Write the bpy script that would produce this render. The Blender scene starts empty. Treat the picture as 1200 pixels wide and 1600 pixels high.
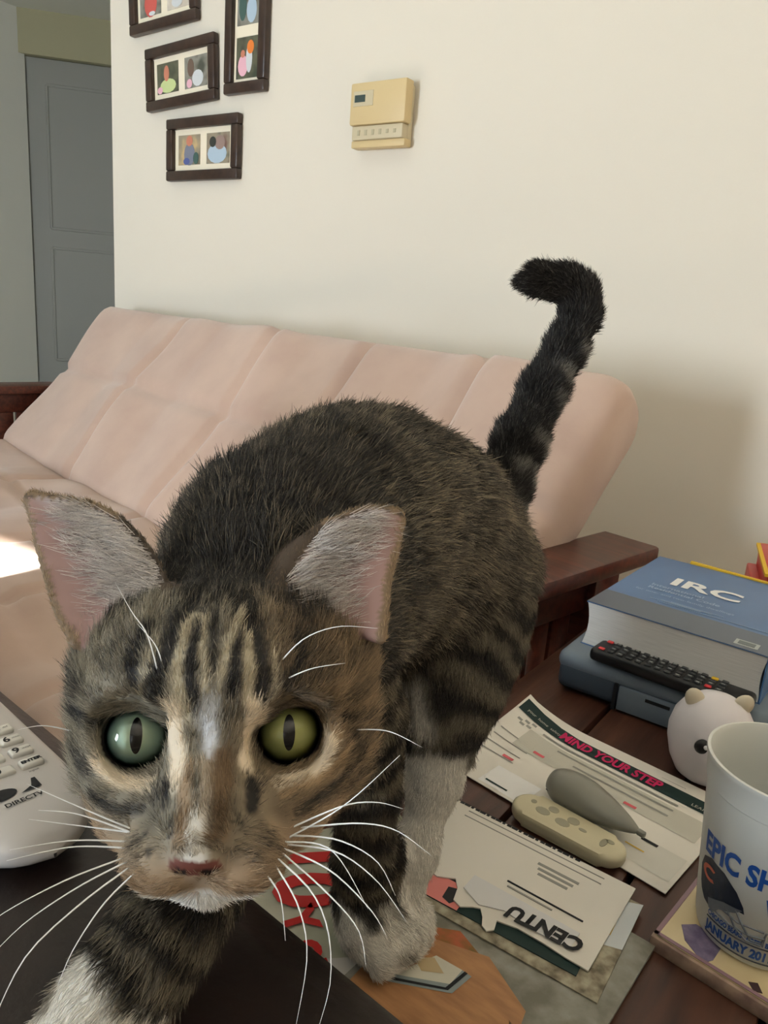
import bpy, bmesh, math, random
import numpy as np
from mathutils import Vector, Matrix
random.seed(4); RNG = np.random.default_rng(7)
scene = bpy.context.scene
COL = scene.collection
# ------------------------------------------------------------------ camera
F = 1180.0; TH = math.radians(15.3); RO = math.radians(4.65); PS = math.radians(35.0)
CAM = np.array([0, 0, 0.75])
_h = np.array([-math.sin(PS), math.cos(PS), 0]); _r = np.array([math.cos(PS), math.sin(PS), 0]); _up = np.array([0, 0, 1.0])
FW = _h*math.cos(TH) - _up*math.sin(TH); _u = _up*math.cos(TH) + _h*math.sin(TH)
CR = _r*math.cos(RO) + _u*math.sin(RO); CU = _u*math.cos(RO) - _r*math.sin(RO)
def D(px, py, d): return CAM + (FW + CR*(px-600)/F - CU*(py-800)/F)*d
cd = bpy.data.cameras.new('camera'); cam = bpy.data.objects.new('camera', cd); COL.objects.link(cam)
cam.matrix_world = Matrix(((CR[0], CU[0], -FW[0], CAM[0]), (CR[1], CU[1], -FW[1], CAM[1]), (CR[2], CU[2], -FW[2], CAM[2]), (0, 0, 0, 1)))
cd.sensor_fit = 'VERTICAL'; cd.sensor_height = 24.0; cd.lens = 24.0*F/1600.0; cd.clip_start = 0.01; cd.clip_end = 100
scene.camera = cam
# ------------------------------------------------------------------ world, sun, daylight, exposure
wd = bpy.data.worlds.new('world'); scene.world = wd; wd.use_nodes = True
bg = wd.node_tree.nodes['Background']; bg.inputs[0].default_value = (0.75, 0.87, 1.0, 1); bg.inputs[1].default_value = 0.15
def light(name, kind, loc, target, energy, color, **kw):
    l = bpy.data.lights.new(name, kind); o = bpy.data.objects.new(name, l); COL.objects.link(o)
    o.location = loc; l.energy = energy; l.color = color
    o.rotation_euler = (Vector(target)-Vector(loc)).to_track_quat('-Z', 'Y').to_euler()
    for k, v in kw.items(): setattr(l, k, v)
    return o
SUN_DIR = Vector((0.25, 0.80, -0.40))
light('sun', 'SUN', tuple(Vector((-2.0, -4.0, 3.0))), tuple(Vector((-2.0, -4.0, 3.0))+SUN_DIR), 120.0, (1.0, 0.94, 0.84), angle=math.radians(0.6))
# sky light from behind the photographer; door_daylight stands before an added closed pane
light('door_daylight', 'AREA', (-1.4, -2.66, 0.75), (-1.2, 1.0, 0.72), 128.0, (0.80, 0.91, 1.0), shape='RECTANGLE', size=0.52, size_y=1.05)
light('window_daylight', 'AREA', (0.75, -2.66, 1.45), (0.2, 0.4, 0.9), 4.0, (0.86, 0.93, 1.0), shape='RECTANGLE', size=1.3, size_y=1.1)
vs = scene.view_settings; vs.view_transform = 'Standard'; vs.look = 'None'; vs.gamma = 1.0; vs.use_curve_mapping = False; vs.exposure = -0.5
try: scene.cycles_curves.shape = 'RIBBONS'
except Exception: pass
scene.cycles.max_bounces = 8; scene.cycles.diffuse_bounces = 4; scene.cycles.caustics_reflective = False; scene.cycles.caustics_refractive = False
scene.cycles.sample_clamp_indirect = 60.0
# ------------------------------------------------------------------ materials
def srgb(r, g, b):
    f = lambda c: (c/255/12.92) if c/255 <= 0.04045 else ((c/255+0.055)/1.055)**2.4
    return (f(r), f(g), f(b), 1.0)
MATS = {}
def mat(name, col, rough=0.5, spec=0.5, metal=0.0, col2=None, scale=20.0, stretch=(1, 1, 1), detail=4.0, bump=0.0, bscale=None, ramp=(0.35, 0.65), kind='noise', **kw):
    if name in MATS: return MATS[name]
    m = bpy.data.materials.new(name); m.use_nodes = True; nt = m.node_tree; N = nt.nodes; L = nt.links
    b = N['Principled BSDF']; b.inputs['Base Color'].default_value = col; b.inputs['Roughness'].default_value = rough
    b.inputs['Specular IOR Level'].default_value = spec; b.inputs['Metallic'].default_value = metal
    for k, v in kw.items(): b.inputs[k.replace('_', ' ')].default_value = v
    if col2 is not None or bump:
        tc = N.new('ShaderNodeTexCoord'); mp = N.new('ShaderNodeMapping'); mp.inputs['Scale'].default_value = stretch
        L.new(tc.outputs['Object'], mp.inputs['Vector'])
        def noise(s):
            if kind == 'voronoi':
                n = N.new('ShaderNodeTexVoronoi'); n.inputs['Scale'].default_value = s; L.new(mp.outputs[0], n.inputs['Vector']); return n.outputs['Distance']
            n = N.new('ShaderNodeTexNoise'); n.inputs['Scale'].default_value = s; n.inputs['Detail'].default_value = detail
            L.new(mp.outputs[0], n.inputs['Vector']); return n.outputs['Fac']
        if col2 is not None:
            cr = N.new('ShaderNodeValToRGB'); cr.color_ramp.elements[0].position = ramp[0]; cr.color_ramp.elements[1].position = ramp[1]
            cr.color_ramp.elements[0].color = col; cr.color_ramp.elements[1].color = col2
            L.new(noise(scale), cr.inputs[0]); L.new(cr.outputs[0], b.inputs['Base Color'])
        if bump:
            bp = N.new('ShaderNodeBump'); bp.inputs['Strength'].default_value = bump; bp.inputs['Distance'].default_value = 0.002
            L.new(noise(bscale or scale), bp.inputs['Height']); L.new(bp.outputs[0], b.inputs['Normal'])
    MATS[name] = m; return m
# ------------------------------------------------------------------ helpers
def link(name, me, m=None, parent=None):
    o = bpy.data.objects.new(name, me); COL.objects.link(o)
    if m is not None and hasattr(me, 'materials') and len(me.materials) == 0: me.materials.append(m)
    if parent is not None: o.parent = parent
    return o
def tag(o, label, cat, group=None):
    o['label'] = label; o['category'] = cat
    if group: o['group'] = group
    return o
def thing(name, label, cat, loc=(0, 0, 0), rz=0.0, group=None):
    o = bpy.data.objects.new(name, None); COL.objects.link(o); o.location = loc; o.rotation_euler = (0, 0, rz); o.empty_display_size = 0.02
    return tag(o, label, cat, group)
def struct(o): o['kind'] = 'structure'; return o
def smooth(me, ang=40):
    me.polygons.foreach_set('use_smooth', [True]*len(me.polygons))
    try: me.set_sharp_from_angle(angle=math.radians(ang))
    except Exception: pass
class MB:
    """collects shapes; build() links them as ONE mesh"""
    def __init__(s): s.bm = bmesh.new()
    def box(s, c, d, bev=0.0, seg=2, rot=None):
        r = bmesh.ops.create_cube(s.bm, size=1.0); v = r['verts']
        M = Matrix.Translation(c) @ (rot.to_4x4() if rot is not None else Matrix()) @ Matrix.Diagonal((*d, 1))
        bmesh.ops.transform(s.bm, matrix=M, verts=v)
        if bev:
            e = list({e for x in v for e in x.link_edges})
            bmesh.ops.bevel(s.bm, geom=e, offset=bev, segments=seg, profile=0.5, affect='EDGES')
        return s
    def prism(s, pts, z0, z1, bev=0.0, seg=2):
        bm = s.bm; b = [bm.verts.new((p[0], p[1], z0)) for p in pts]; t = [bm.verts.new((p[0], p[1], z1)) for p in pts]
        n = len(pts); fs = [bm.faces.new(list(reversed(b))), bm.faces.new(t)]
        for i in range(n): fs.append(bm.faces.new((b[i], b[(i+1) % n], t[(i+1) % n], t[i])))
        if bev:
            e = list({e for f in fs[:2] for e in f.edges}); bmesh.ops.bevel(bm, geom=e, offset=bev, segments=seg, profile=0.5, affect='EDGES')
        return s
    def quad(s, pts):
        s.bm.faces.new([s.bm.verts.new(p) for p in pts]); return s
    def grid(s, fn, nu, nv, closed_u=False):
        V = [[s.bm.verts.new(fn(i/(nu if closed_u else nu-1), j/(nv-1))) for j in range(nv)] for i in range(nu)]
        for i in range(nu if closed_u else nu-1):
            for j in range(nv-1):
                k = (i+1) % nu; s.bm.faces.new((V[i][j], V[k][j], V[k][j+1], V[i][j+1]))
        return s
    def lathe(s, prof, n=32, c=(0, 0, 0)):
        rings = []
        for r, z in prof:
            if r < 1e-6: rings.append([s.bm.verts.new((c[0], c[1], c[2]+z))])
            else: rings.append([s.bm.verts.new((c[0]+r*math.cos(2*math.pi*i/n), c[1]+r*math.sin(2*math.pi*i/n), c[2]+z)) for i in range(n)])
        for a, b in zip(rings, rings[1:]):
            for i in range(n):
                j = (i+1) % n
                if len(a) == 1 and len(b) == 1: continue
                if len(a) == 1: s.bm.faces.new((a[0], b[j], b[i]))
                elif len(b) == 1: s.bm.faces.new((a[i], a[j], b[0]))
                else: s.bm.faces.new((a[i], a[j], b[j], b[i]))
        return s
    def tube(s, pts, rad, n=6):
        pts = [Vector(p) for p in pts]; rings = []
        up = Vector((0.3, 0.2, 0.93))
        for i, p in enumerate(pts):
            t = (pts[min(i+1, len(pts)-1)]-pts[max(i-1, 0)]).normalized(); a = t.cross(up)
            if a.length < 1e-5: a = t.cross(Vector((1, 0, 0)))
            a.normalize(); b = t.cross(a); r = rad[i] if hasattr(rad, '__len__') else rad
            rings.append([s.bm.verts.new(p+a*r*math.cos(2*math.pi*k/n)+b*r*math.sin(2*math.pi*k/n)) for k in range(n)])
        for A, B in zip(rings, rings[1:]):
            for k in range(n): s.bm.faces.new((A[k], A[(k+1) % n], B[(k+1) % n], B[k]))
        s.bm.faces.new(list(reversed(rings[0]))); s.bm.faces.new(rings[-1])
        return s
    def xf(s, M): bmesh.ops.transform(s.bm, matrix=M, verts=s.bm.verts[:]); return s
    def build(s, name, m, parent=None, sm=True, ang=40):
        bmesh.ops.recalc_face_normals(s.bm, faces=s.bm.faces[:])
        me = bpy.data.meshes.new(name); s.bm.to_mesh(me); s.bm.free()
        if sm: smooth(me, ang)
        return link(name, me, m, parent)
def text_mesh(body, size, extrude=0.0001, align='LEFT', bold=0.0, xs=1.0, shear=0.0):
    cu = bpy.data.curves.new('t', 'FONT'); cu.body = body; cu.size = size; cu.extrude = 0.0; cu.align_x = align; cu.offset = bold; cu.shear = shear
    cu.resolution_u = 3
    o = bpy.data.objects.new('t', cu); COL.objects.link(o)
    dg = bpy.context.evaluated_depsgraph_get(); me = bpy.data.meshes.new_from_object(o.evaluated_get(dg))
    bpy.data.objects.remove(o); bpy.data.curves.remove(cu)
    if xs != 1.0: me.transform(Matrix.Diagonal((xs, 1, 1, 1)))
    me.materials.clear()
    return me
def lettering(name, body, size, loc, rz, m, parent, bold=0.0, xs=1.0, fn=None, label=None, rot=None, shear=0.0, align='LEFT'):
    me = text_mesh(body, size, bold=bold, xs=xs, shear=shear, align=align); me.name = name
    M = Matrix.Translation(loc) @ (rot if rot is not None else Matrix.Rotation(rz, 4, 'Z')); me.transform(M)
    if fn:
        for v in me.vertices: v.co = fn(v.co)
    o = link(name, me, m, parent)
    if label: o['label'] = label
    return o
# ------------------------------------------------------------------ setting
M_wall = mat('wall_paint', srgb(219, 212, 198), 0.85, 0.2, bump=0.06, bscale=300)
M_wall2 = mat('hall_shaded_paint', srgb(196, 190, 158), 0.85, 0.2, bump=0.06, bscale=300)  # darker olive; the hall's shade is put into the wall colour
M_dim = mat('dim_room_paint', srgb(150, 140, 126), 0.85, 0.2)  # darker than the wall paint, to cut light bounced off unseen walls
M_left = mat('left_wall_lit_paint', srgb(242, 240, 230), 0.85, 0.2)  # paler than the wall paint; light missing there is put into the colour
M_ceil = mat('ceiling_paint', srgb(238, 236, 226), 0.9, 0.2)
M_floor = mat('floor_wood', srgb(206, 202, 196), 0.8, 0.2, col2=srgb(192, 187, 180), scale=6, stretch=(1, 12, 1))
M_door = mat('door_paint', srgb(168, 168, 162), 0.5, 0.4)
WY = 1.35
def slab(name, c, d, m, parent=None, bev=0.0):
    o = MB().box(c, d, bev).build(name, m, parent)
    return struct(o) if parent is None else o
slab('floor', (-1.4, 0.6, -0.05), (8.4, 7.2, 0.1), M_floor)
slab('ceiling', (-1.4, 0.6, 2.45), (8.4, 7.2, 0.1), M_ceil)
slab('wall_back', ((-1.938+2.6)/2, WY+0.06, 1.2), (2.6+1.938, 0.12, 2.4), M_wall)
slab('wall_right', (2.66, -0.6, 1.2), (0.12, 4.1, 2.4), M_dim)
slab('wall_left', (-5.33, 0.14, 1.2), (0.12, 5.76, 2.4), M_left)
# wall behind the photographer; two window openings, left one narrowed for the sun patch
wr = MB()
for x0, x1, z0, z1 in [(-5.4, -2.62, 0, 2.4), (-2.62, -1.98, 0, 1.0), (-2.62, -1.98, 2.05, 2.4), (-1.98, 0.05, 0, 2.4), (0.05, 1.45, 0, 0.85), (0.05, 1.45, 2.05, 2.4), (1.45, 2.72, 0, 2.4)]:
    wr.box(((x0+x1)/2, -2.74, (z0+z1)/2), (x1-x0, 0.12, z1-z0))
struct(wr.build('wall_rear', M_dim))
for nm, x0, x1, z0, z1 in [('window_2', -2.62, -1.98, 1.0, 2.05), ('added_window_frame', -1.72, -1.08, 0.18, 1.32), ('window_1', 0.05, 1.45, 0.85, 2.05)]:
    YF = -2.67 if nm == 'added_window_frame' else -2.74; fr = MB(); w = 0.04
    if nm == 'added_window_frame': struct(MB().box(((x0+x1)/2, -2.678, (z0+z1)/2), (x1-x0, 0.006, z1-z0)).build('added_window_pane', mat('added_pane_white', srgb(226, 232, 238), .3)))  # frame and closed pane added on solid wall behind door_daylight
    fr.box(((x0+x1)/2, YF, z1-w/2), (x1-x0, 0.08, w)).box(((x0+x1)/2, YF, z0+w/2), (x1-x0, 0.08, w))
    for x in (x0+w/2, x1-w/2): fr.box((x, YF, (z0+z1)/2), (w, 0.08, z1-z0))
    struct(fr.build(nm, M_door))
# hallway beyond the end of the back wall: an oblique wall with a panelled door
A = np.array([-5.26, 2.99]); Bv = np.array([-3.3, 5.1]); dv = (Bv-A)/np.linalg.norm(Bv-A); ang = math.atan2(dv[1], dv[0])
hr = Matrix.Translation((A[0], A[1], 0)) @ Matrix.Rotation(ang, 4, 'Z')
mb = MB(); mb.box((1.5, 0.06, 2.27), (3.2, 0.12, 0.26)).box((2.05, 0.06, 1.07), (1.95, 0.12, 2.14)); mb.xf(hr)
struct(mb.build('wall_hall', M_wall2))
mb = MB().box((0.53, 0.07, 1.07), (1.08, 0.04, 2.13)); mb.xf(hr); dr = struct(mb.build('door_1', M_door))
for (x0, x1, z0, z1) in [(0.14, 0.92, 0.18, 0.95), (0.14, 0.92, 1.08, 1.98)]:
    mb = MB(); w = 0.02
    for c, d in [(((x0+x1)/2, 0.05, z0), (x1-x0, 0.012, w)), (((x0+x1)/2, 0.05, z1), (x1-x0, 0.012, w)), ((x0, 0.05, (z0+z1)/2), (w, 0.012, z1-z0)), ((x1, 0.05, (z0+z1)/2), (w, 0.012, z1-z0))]: mb.box(c, d, 0.004, 1)
    mb.xf(hr); mb.build('door_panel', M_door, dr)
slab('wall_hall_side', (-1.88, 2.9, 1.2), (0.12, 3.0, 2.4), M_wall2)
# ------------------------------------------------------------------ thermostat
M_therm = mat('therm_beige', srgb(206, 184, 138), 0.45, 0.4); M_therm2 = mat('therm_pale', srgb(196, 184, 154), 0.5, 0.4); M_dark = mat('lcd_dark', srgb(64, 78, 76), 0.25, 0.5)
t = thing('thermostat', 'beige plastic wall thermostat with small dark display', 'thermostat', (-1.015, WY, 1.06))
MB().box((0, -0.008, 0.052), (0.128, 0.016, 0.112), 0.003).build('back_plate', M_therm2, t)
MB().box((0, -0.026, 0.075), (0.138, 0.026, 0.078), 0.004).build('cover', M_therm, t)
MB().box((0, -0.024, 0.022), (0.126, 0.022, 0.026), 0.002).build('button_panel', M_therm2, t)
MB().box((0, -0.018, 0.002), (0.134, 0.024, 0.014), 0.002).build('bottom_rail', M_therm, t)
MB().box((-0.035, -0.0393, 0.084), (0.05, 0.001, 0.028), 0.0004, 1).build('display_surround', M_therm2, t)
MB().box((-0.043, -0.0402, 0.084), (0.026, 0.001, 0.013)).build('display', M_dark, t)
for i in range(6): MB().box((-0.045+i*0.018, -0.0355, 0.022), (0.006, 0.001, 0.010 if i < 4 else 0.007)).build('button', mat('therm_btn', srgb(176, 166, 138), 0.5), t)
# ------------------------------------------------------------------ picture frames
M_frame = mat('frame_espresso', srgb(62, 45, 35), 0.35, 0.5, col2=srgb(46, 33, 27), scale=40, stretch=(1, 1, 1)); M_mat = mat('mat_board', srgb(232, 222, 200), 0.9, 0.1)
def pmat(name, cols, sc=22.0):
    m = bpy.data.materials.new(name); m.use_nodes = True; nt = m.node_tree; N = nt.nodes; L = nt.links
    b = N['Principled BSDF']; b.inputs['Roughness'].default_value = 0.35
    tc = N.new('ShaderNodeTexCoord'); n = N.new('ShaderNodeTexNoise'); n.inputs['Scale'].default_value = sc; n.inputs['Detail'].default_value = 2
    cr = N.new('ShaderNodeValToRGB'); cr.color_ramp.interpolation = 'EASE'
    while len(cr.color_ramp.elements) < len(cols): cr.color_ramp.elements.new(0.5)
    for i, c in enumerate(cols): cr.color_ramp.elements[i].position = 0.3+0.4*i/(len(cols)-1); cr.color_ramp.elements[i].color = c
    L.new(tc.outputs['Object'], n.inputs['Vector']); L.new(n.outputs['Fac'], cr.inputs[0]); L.new(cr.outputs[0], b.inputs['Base Color']); return m
M_glassy = None
def shape2(par, pts, m, nm, y):
    mb = MB(); mb.quad([(p[0], y, p[1]) for p in pts]); return mb.build(nm, m, par, sm=False)
def blob(par, cx, cz, rx, rz, m, y, nm='figure_print', n=14):
    return shape2(par, [(cx+rx*math.cos(2*math.pi*i/n), cz+rz*math.sin(2*math.pi*i/n)) for i in range(n)], m, nm, y)
def frame(label, cx, cz, w, h, rot, photos, tilt=0.0):
    """photos: (x0,x1,z0,z1, background material, [(cx,cz,rx,rz,material)...]) in metres from the frame's middle"""
    t = thing('picture_frame', label, 'picture frame', (cx, WY-0.001, cz), 0, 'dark wooden photo frames on the wall')
    t.rotation_euler = (0, rot, 0); b = 0.024; y = -0.018
    for c, d in [((0, -0.009, h/2-b/2), (w, 0.018, b)), ((0, -0.009, -h/2+b/2), (w, 0.018, b))]: MB().box(c, d, 0.004).build('frame_rail', M_frame, t)
    for sx in (-1, 1): MB().box((sx*(w/2-b/2), -0.009, 0), (b, 0.018, h-2*b), 0.004).build('frame_stile', M_frame, t)
    MB().box((0, -0.004, 0), (w-2*b+0.004, 0.004, h-2*b+0.004)).build('mat_board', M_mat, t)
    for (x0, x1, z0, z1, bgm, figs) in photos:
        ph = MB().box(((x0+x1)/2, -0.0066, (z0+z1)/2), (x1-x0, 0.0012, z1-z0)).build('photo', bgm, t)
        for k, (fx, fz, rx, rz, fm) in enumerate(figs): blob(ph, fx, fz, rx, rz, fm, -0.0078-0.0003*k)
    return t
m_ = lambda n, r, g, b: mat('print_'+n, srgb(r, g, b), 0.5, 0.3)
skin = m_('skin', 196, 128, 104); pink = m_('pink', 226, 176, 190); green = m_('pale_green', 190, 204, 146); red = m_('red', 196, 92, 84); blue = m_('blue', 84, 96, 150); pale = m_('pale', 202, 206, 208); paleb = m_('pale_blue', 170, 190, 206); dk = m_('dark', 60, 62, 56); tan = m_('tan', 206, 178, 128); orange = m_('orange', 226, 128, 58); teal = m_('teal', 70, 96, 90)
bgA = pmat('photo_foliage', [srgb(62, 70, 56), srgb(96, 96, 78), srgb(54, 58, 50)]); bgB = pmat('photo_grey', [srgb(96, 92, 84), srgb(140, 138, 128), srgb(78, 80, 70)]); bgC = pmat('photo_warm', [srgb(206, 178, 128), srgb(150, 140, 120), srgb(110, 104, 90)]); bgD = pmat('photo_mixed', [srgb(70, 84, 70), srgb(150, 140, 120), srgb(120, 90, 80)])
frame('dark frame with two photos, straight, below the other frames', -1.562, 1.080, 0.258, 0.143, 0.0, [
    (-0.092, -0.012, -0.034, 0.034, bgC, [(-0.05, -0.01, 0.02, 0.026, m_('greyblue', 120, 124, 140)), (-0.05, 0.02, 0.012, 0.012, skin), (-0.06, -0.026, 0.012, 0.008, blue), (-0.025, -0.02, 0.01, 0.014, teal)]),
    (0.012, 0.092, -0.034, 0.034, bgD, [(0.05, -0.012, 0.034, 0.022, paleb), (0.06, 0.012, 0.018, 0.016, m_('face', 150, 128, 120)), (0.035, 0.014, 0.012, 0.012, dk)])])
frame('dark frame with two photos, tilted, above the lowest straight frame', -1.645, 1.250, 0.256, 0.143, -0.045, [
    (-0.092, -0.012, -0.034, 0.034, bgA, [(-0.05, -0.018, 0.03, 0.016, green), (-0.055, 0.01, 0.010, 0.018, skin), (-0.08, -0.026, 0.010, 0.008, pink)]),
    (0.012, 0.092, -0.034, 0.034, bgB, [(0.035, 0.01, 0.012, 0.02, m_('brown', 110, 92, 80)), (0.06, -0.015, 0.02, 0.018, pale), (0.03, -0.024, 0.01, 0.01, pink)])])
frame('dark frame cut by the top edge, showing a photo of a person in red', -1.712, 1.427, 0.252, 0.143, -0.035, [
    (-0.092, -0.012, -0.034, 0.034, bgB, [(-0.05, -0.008, 0.024, 0.03, red), (-0.045, -0.03, 0.012, 0.005, pale)]),
    (0.012, 0.092, -0.034, 0.034, pmat('photo_pale', [srgb(216, 206, 190), srgb(200, 190, 176), srgb(226, 220, 206)]), [(0.03, 0.02, 0.014, 0.014, red), (0.07, 0.006, 0.012, 0.02, pink), (0.05, -0.02, 0.02, 0.012, pale)])])
frame('tall upright dark frame with photos of a girl with an orange balloon', -1.419, 1.318, 0.132, 0.256, 0.0, [
    (-0.034, 0.034, -0.096, -0.012, bgA, [(-0.012, -0.07, 0.016, 0.022, pink), (0.008, -0.056, 0.010, 0.03, pale), (0.012, -0.034, 0.011, 0.014, orange), (-0.012, -0.046, 0.007, 0.008, skin)]),
    (-0.034, 0.034, 0.012, 0.096, bgB, [(0.012, 0.04, 0.016, 0.026, paleb), (-0.016, 0.05, 0.012, 0.03, teal)])])
# ------------------------------------------------------------------ futon
M_suede = mat('suede_pink', srgb(194, 167, 150), 0.95, 0.1, col2=srgb(178, 150, 135), scale=9, detail=6, ramp=(0.3, 0.7), bump=0.05, bscale=260, Sheen_Weight=0.4, Sheen_Roughness=0.6)
M_cherry = mat('cherry_wood', srgb(96, 48, 34), 0.35, 0.5, col2=srgb(66, 32, 24), scale=9, stretch=(1, 14, 14), detail=6)
FA = Vector((-1.86, 1.285, 0.0)); FB = Vector((-0.325, 0.985, 0.0)); FU = (FB-FA).normalized(); FL = (FB-FA).length
FV = Vector((FU.y, -FU.x, 0)); frz = math.atan2(FU.y, FU.x)
# local frame: x along the futon, -y towards the sitter, z up; origin under the back's upper front edge, left end
fut = thing('futon', 'pinkish tan suede futon with cherry wood arms against the wall', 'futon', (FA.x, FA.y, 0), frz)
ztop = 0.706; SL = 0.50; TK = 0.125; ca = math.cos(math.radians(50)); sa_ = math.sin(math.radians(50)); zseat = 0.335
def cushion_fn(L, H, T, useams, vseams, org, ex, ev, en, sag=0.0, amp=0.02):
    # rounded slab: u along length, v along height, closed loop round the thickness
    def prof(v):   # loop in (v, n): rounded rectangle
        r = T*0.42; pts = [];
        for cx, cy, a0 in [(H-r, T-r, 0), (r, T-r, 90), (r, r, 180), (H-r, r, 270)]:
            for k in range(7): a = math.radians(a0+90*k/6); pts.append((cx+r*math.cos(a), cy+r*math.sin(a)))
        return pts
    base = prof(0); dense = []
    for i in range(len(base)):
        p, q = base[i], base[(i+1) % len(base)]; d = math.dist(p, q); n = max(1, int(d/0.012))
        for k in range(n): dense.append((p[0]+(q[0]-p[0])*k/n, p[1]+(q[1]-p[1])*k/n))
    us = []; n = int(L/0.010)
    for i in range(n+1):
        us.append(L*i/n)
    bm = bmesh.new(); rings = []
    cx, cy = H/2, T/2
    def groove(x, seams, w): return sum(math.exp(-((x-s)/w)**2) for s in seams)
    for u in us:
        e = min(u, L-u); k = 1.0; r = 0.05
        sh = 1.0 if e > r else math.sqrt(max(0.0, 1-(1-e/r)**2))*0.35+0.65
        ring = []
        for (v, nn) in dense:
            vv = cx+(v-cx)*(1-(1-sh)*0.25); nv = cy+(nn-cy)*sh
            top = 1.0 if nn > T*0.5 else -1.0
            g = groove(u, useams, 0.011)+0.8*groove(v, vseams, 0.011)
            puff = 0.010*abs(math.sin(math.pi*u/(L/max(1, len(useams)+1)))) if useams else 0
            lump = 0.006*math.sin(9*u+3*v)*math.sin(13*v+2)+0.004*math.sin(23*u+17*v)
            edge = 1.0 if (nn > T*0.9 or nn < T*0.1) else 0.55
            off = (puff+lump-amp*min(g, 1.2)*edge)
            if abs(v-cx) > H/2-T*0.3 and 0.1*T < nn < 0.9*T: # top/bottom rim: groove pulls inward along v
                vv += (-1 if v > cx else 1)*amp*0.5*min(g, 1.2); off = 0
            p = org+ex*u+ev*vv+en*(nv+top*off-(T if True else 0)); ring.append(bm.verts.new(p))
        rings.append(ring)
    m = len(dense)
    for a, b in zip(rings, rings[1:]):
        for i in range(m): bm.faces.new((a[i], a[(i+1) % m], b[(i+1) % m], b[i]))
    bm.faces.new(rings[0]); bm.faces.new(list(reversed(rings[-1])))
    mb = MB(); mb.bm.free(); mb.bm = bm; return mb
ex = Vector((1, 0, 0)); ev = Vector((0, ca, sa_)); en = Vector((0, -sa_, ca))
org = Vector((0, -SL*ca, ztop-SL*sa_))
def fut_u(px, py):
    r = D(px, py, 1.0)-CAM; best = None
    P0 = Vector(CAM); d = Vector(r); n = Vector((-FV.x*-1, 0, 0))
    # vertical plane through FA-FB
    nn = Vector((FU.y, -FU.x, 0)); tt = (FA-P0).dot(nn)/d.dot(nn); q = P0+d*tt; return (q-FA).dot(FU)
seams_u = [fut_u(300, 488), fut_u(450, 510), fut_u(590, 528), fut_u(775, 545)]
cushion_fn(FL, SL, TK, seams_u, [0.27], org, ex, ev, en, amp=0.016).build('back_cushion', M_suede, fut, ang=70)
seat_org = Vector((0, -SL*ca-0.40, zseat)); 
cushion_fn(FL, 0.46, 0.14, seams_u, [0.10, 0.30], seat_org, ex, Vector((0, 1, 0)), Vector((0, 0, 1)), amp=0.012).build('seat_cushion', M_suede, fut, ang=70)
# wooden frame
def arm(x0):
    a = thing('arm_tmp', 'x', 'x'); bpy.data.objects.remove(a)
    yb = 0.02; yf = -0.62
    MB().box((x0, (yb+yf)/2, 0.462), (0.085, yb-yf, 0.022), 0.005).build('armrest', M_cherry, fut)
    for y in (yb-0.09, yf+0.06): MB().box((x0, y, 0.2255), (0.05, 0.055, 0.451), 0.003).build('arm_post', M_cherry, fut)
    for z, h in ((0.425, 0.05), (0.13, 0.05)): MB().box((x0, (yb+yf)/2-0.015, z), (0.026, yb-yf-0.2, h), 0.002).build('arm_rail', M_cherry, fut)
    n = 9
    for i in range(n):
        y = yf+0.125+(yb-yf-0.28)*i/(n-1); MB().box((x0, y, 0.278), (0.014, 0.038, 0.25), 0.002).build('slat', M_cherry, fut)
arm(FL+0.034); arm(-0.055)
MB().box((FL/2, -0.62+0.10, 0.15), (FL+0.03, 0.03, 0.09), 0.003).build('front_rail', M_cherry, fut)
MB().box((FL/2, -0.10, 0.13), (FL+0.03, 0.03, 0.09), 0.003).build('rear_rail', M_cherry, fut)
# ------------------------------------------------------------------ coffee table
TZ = 0.40
M_plank = mat('dark_plank', srgb(92, 58, 44), 0.40, 0.45, col2=srgb(52, 32, 25), scale=10, stretch=(9, 1, 9), detail=8, ramp=(0.3, 0.75), bump=0.25, bscale=24)
tab = thing('coffee_table', 'dark brown plank coffee table covered with mail', 'table', (-0.276, 0.236, 0))
pw = 0.0915; tl = 0.665
pl = None
for i in range(7):
    if pl is None:
        pl = MB().box((0, tl/2, 0), (pw-0.004, tl, 0.03), 0.0025).build('plank', M_plank, tab); pl.location = (pw*0.5, 0, TZ-0.015)
    else:
        c = pl.copy(); COL.objects.link(c); c.parent = tab; c.location = (pw*(i+0.5), 0, TZ-0.015)
MB().box((pw*3.5, tl/2, TZ-0.035), (pw*7-0.03, tl-0.03, 0.009)).build('underside', M_plank, tab)
for y in (0.05, tl-0.05): MB().box((pw*3.5, y, TZ-0.075), (pw*7-0.12, 0.03, 0.07), 0.003).build('apron', M_plank, tab)
for x in (0.045, pw*7-0.045):
    for y in (0.05, tl-0.05): MB().box((x, y, 0.18), (0.06, 0.06, 0.361), 0.004).build('leg', M_plank, tab)
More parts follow.
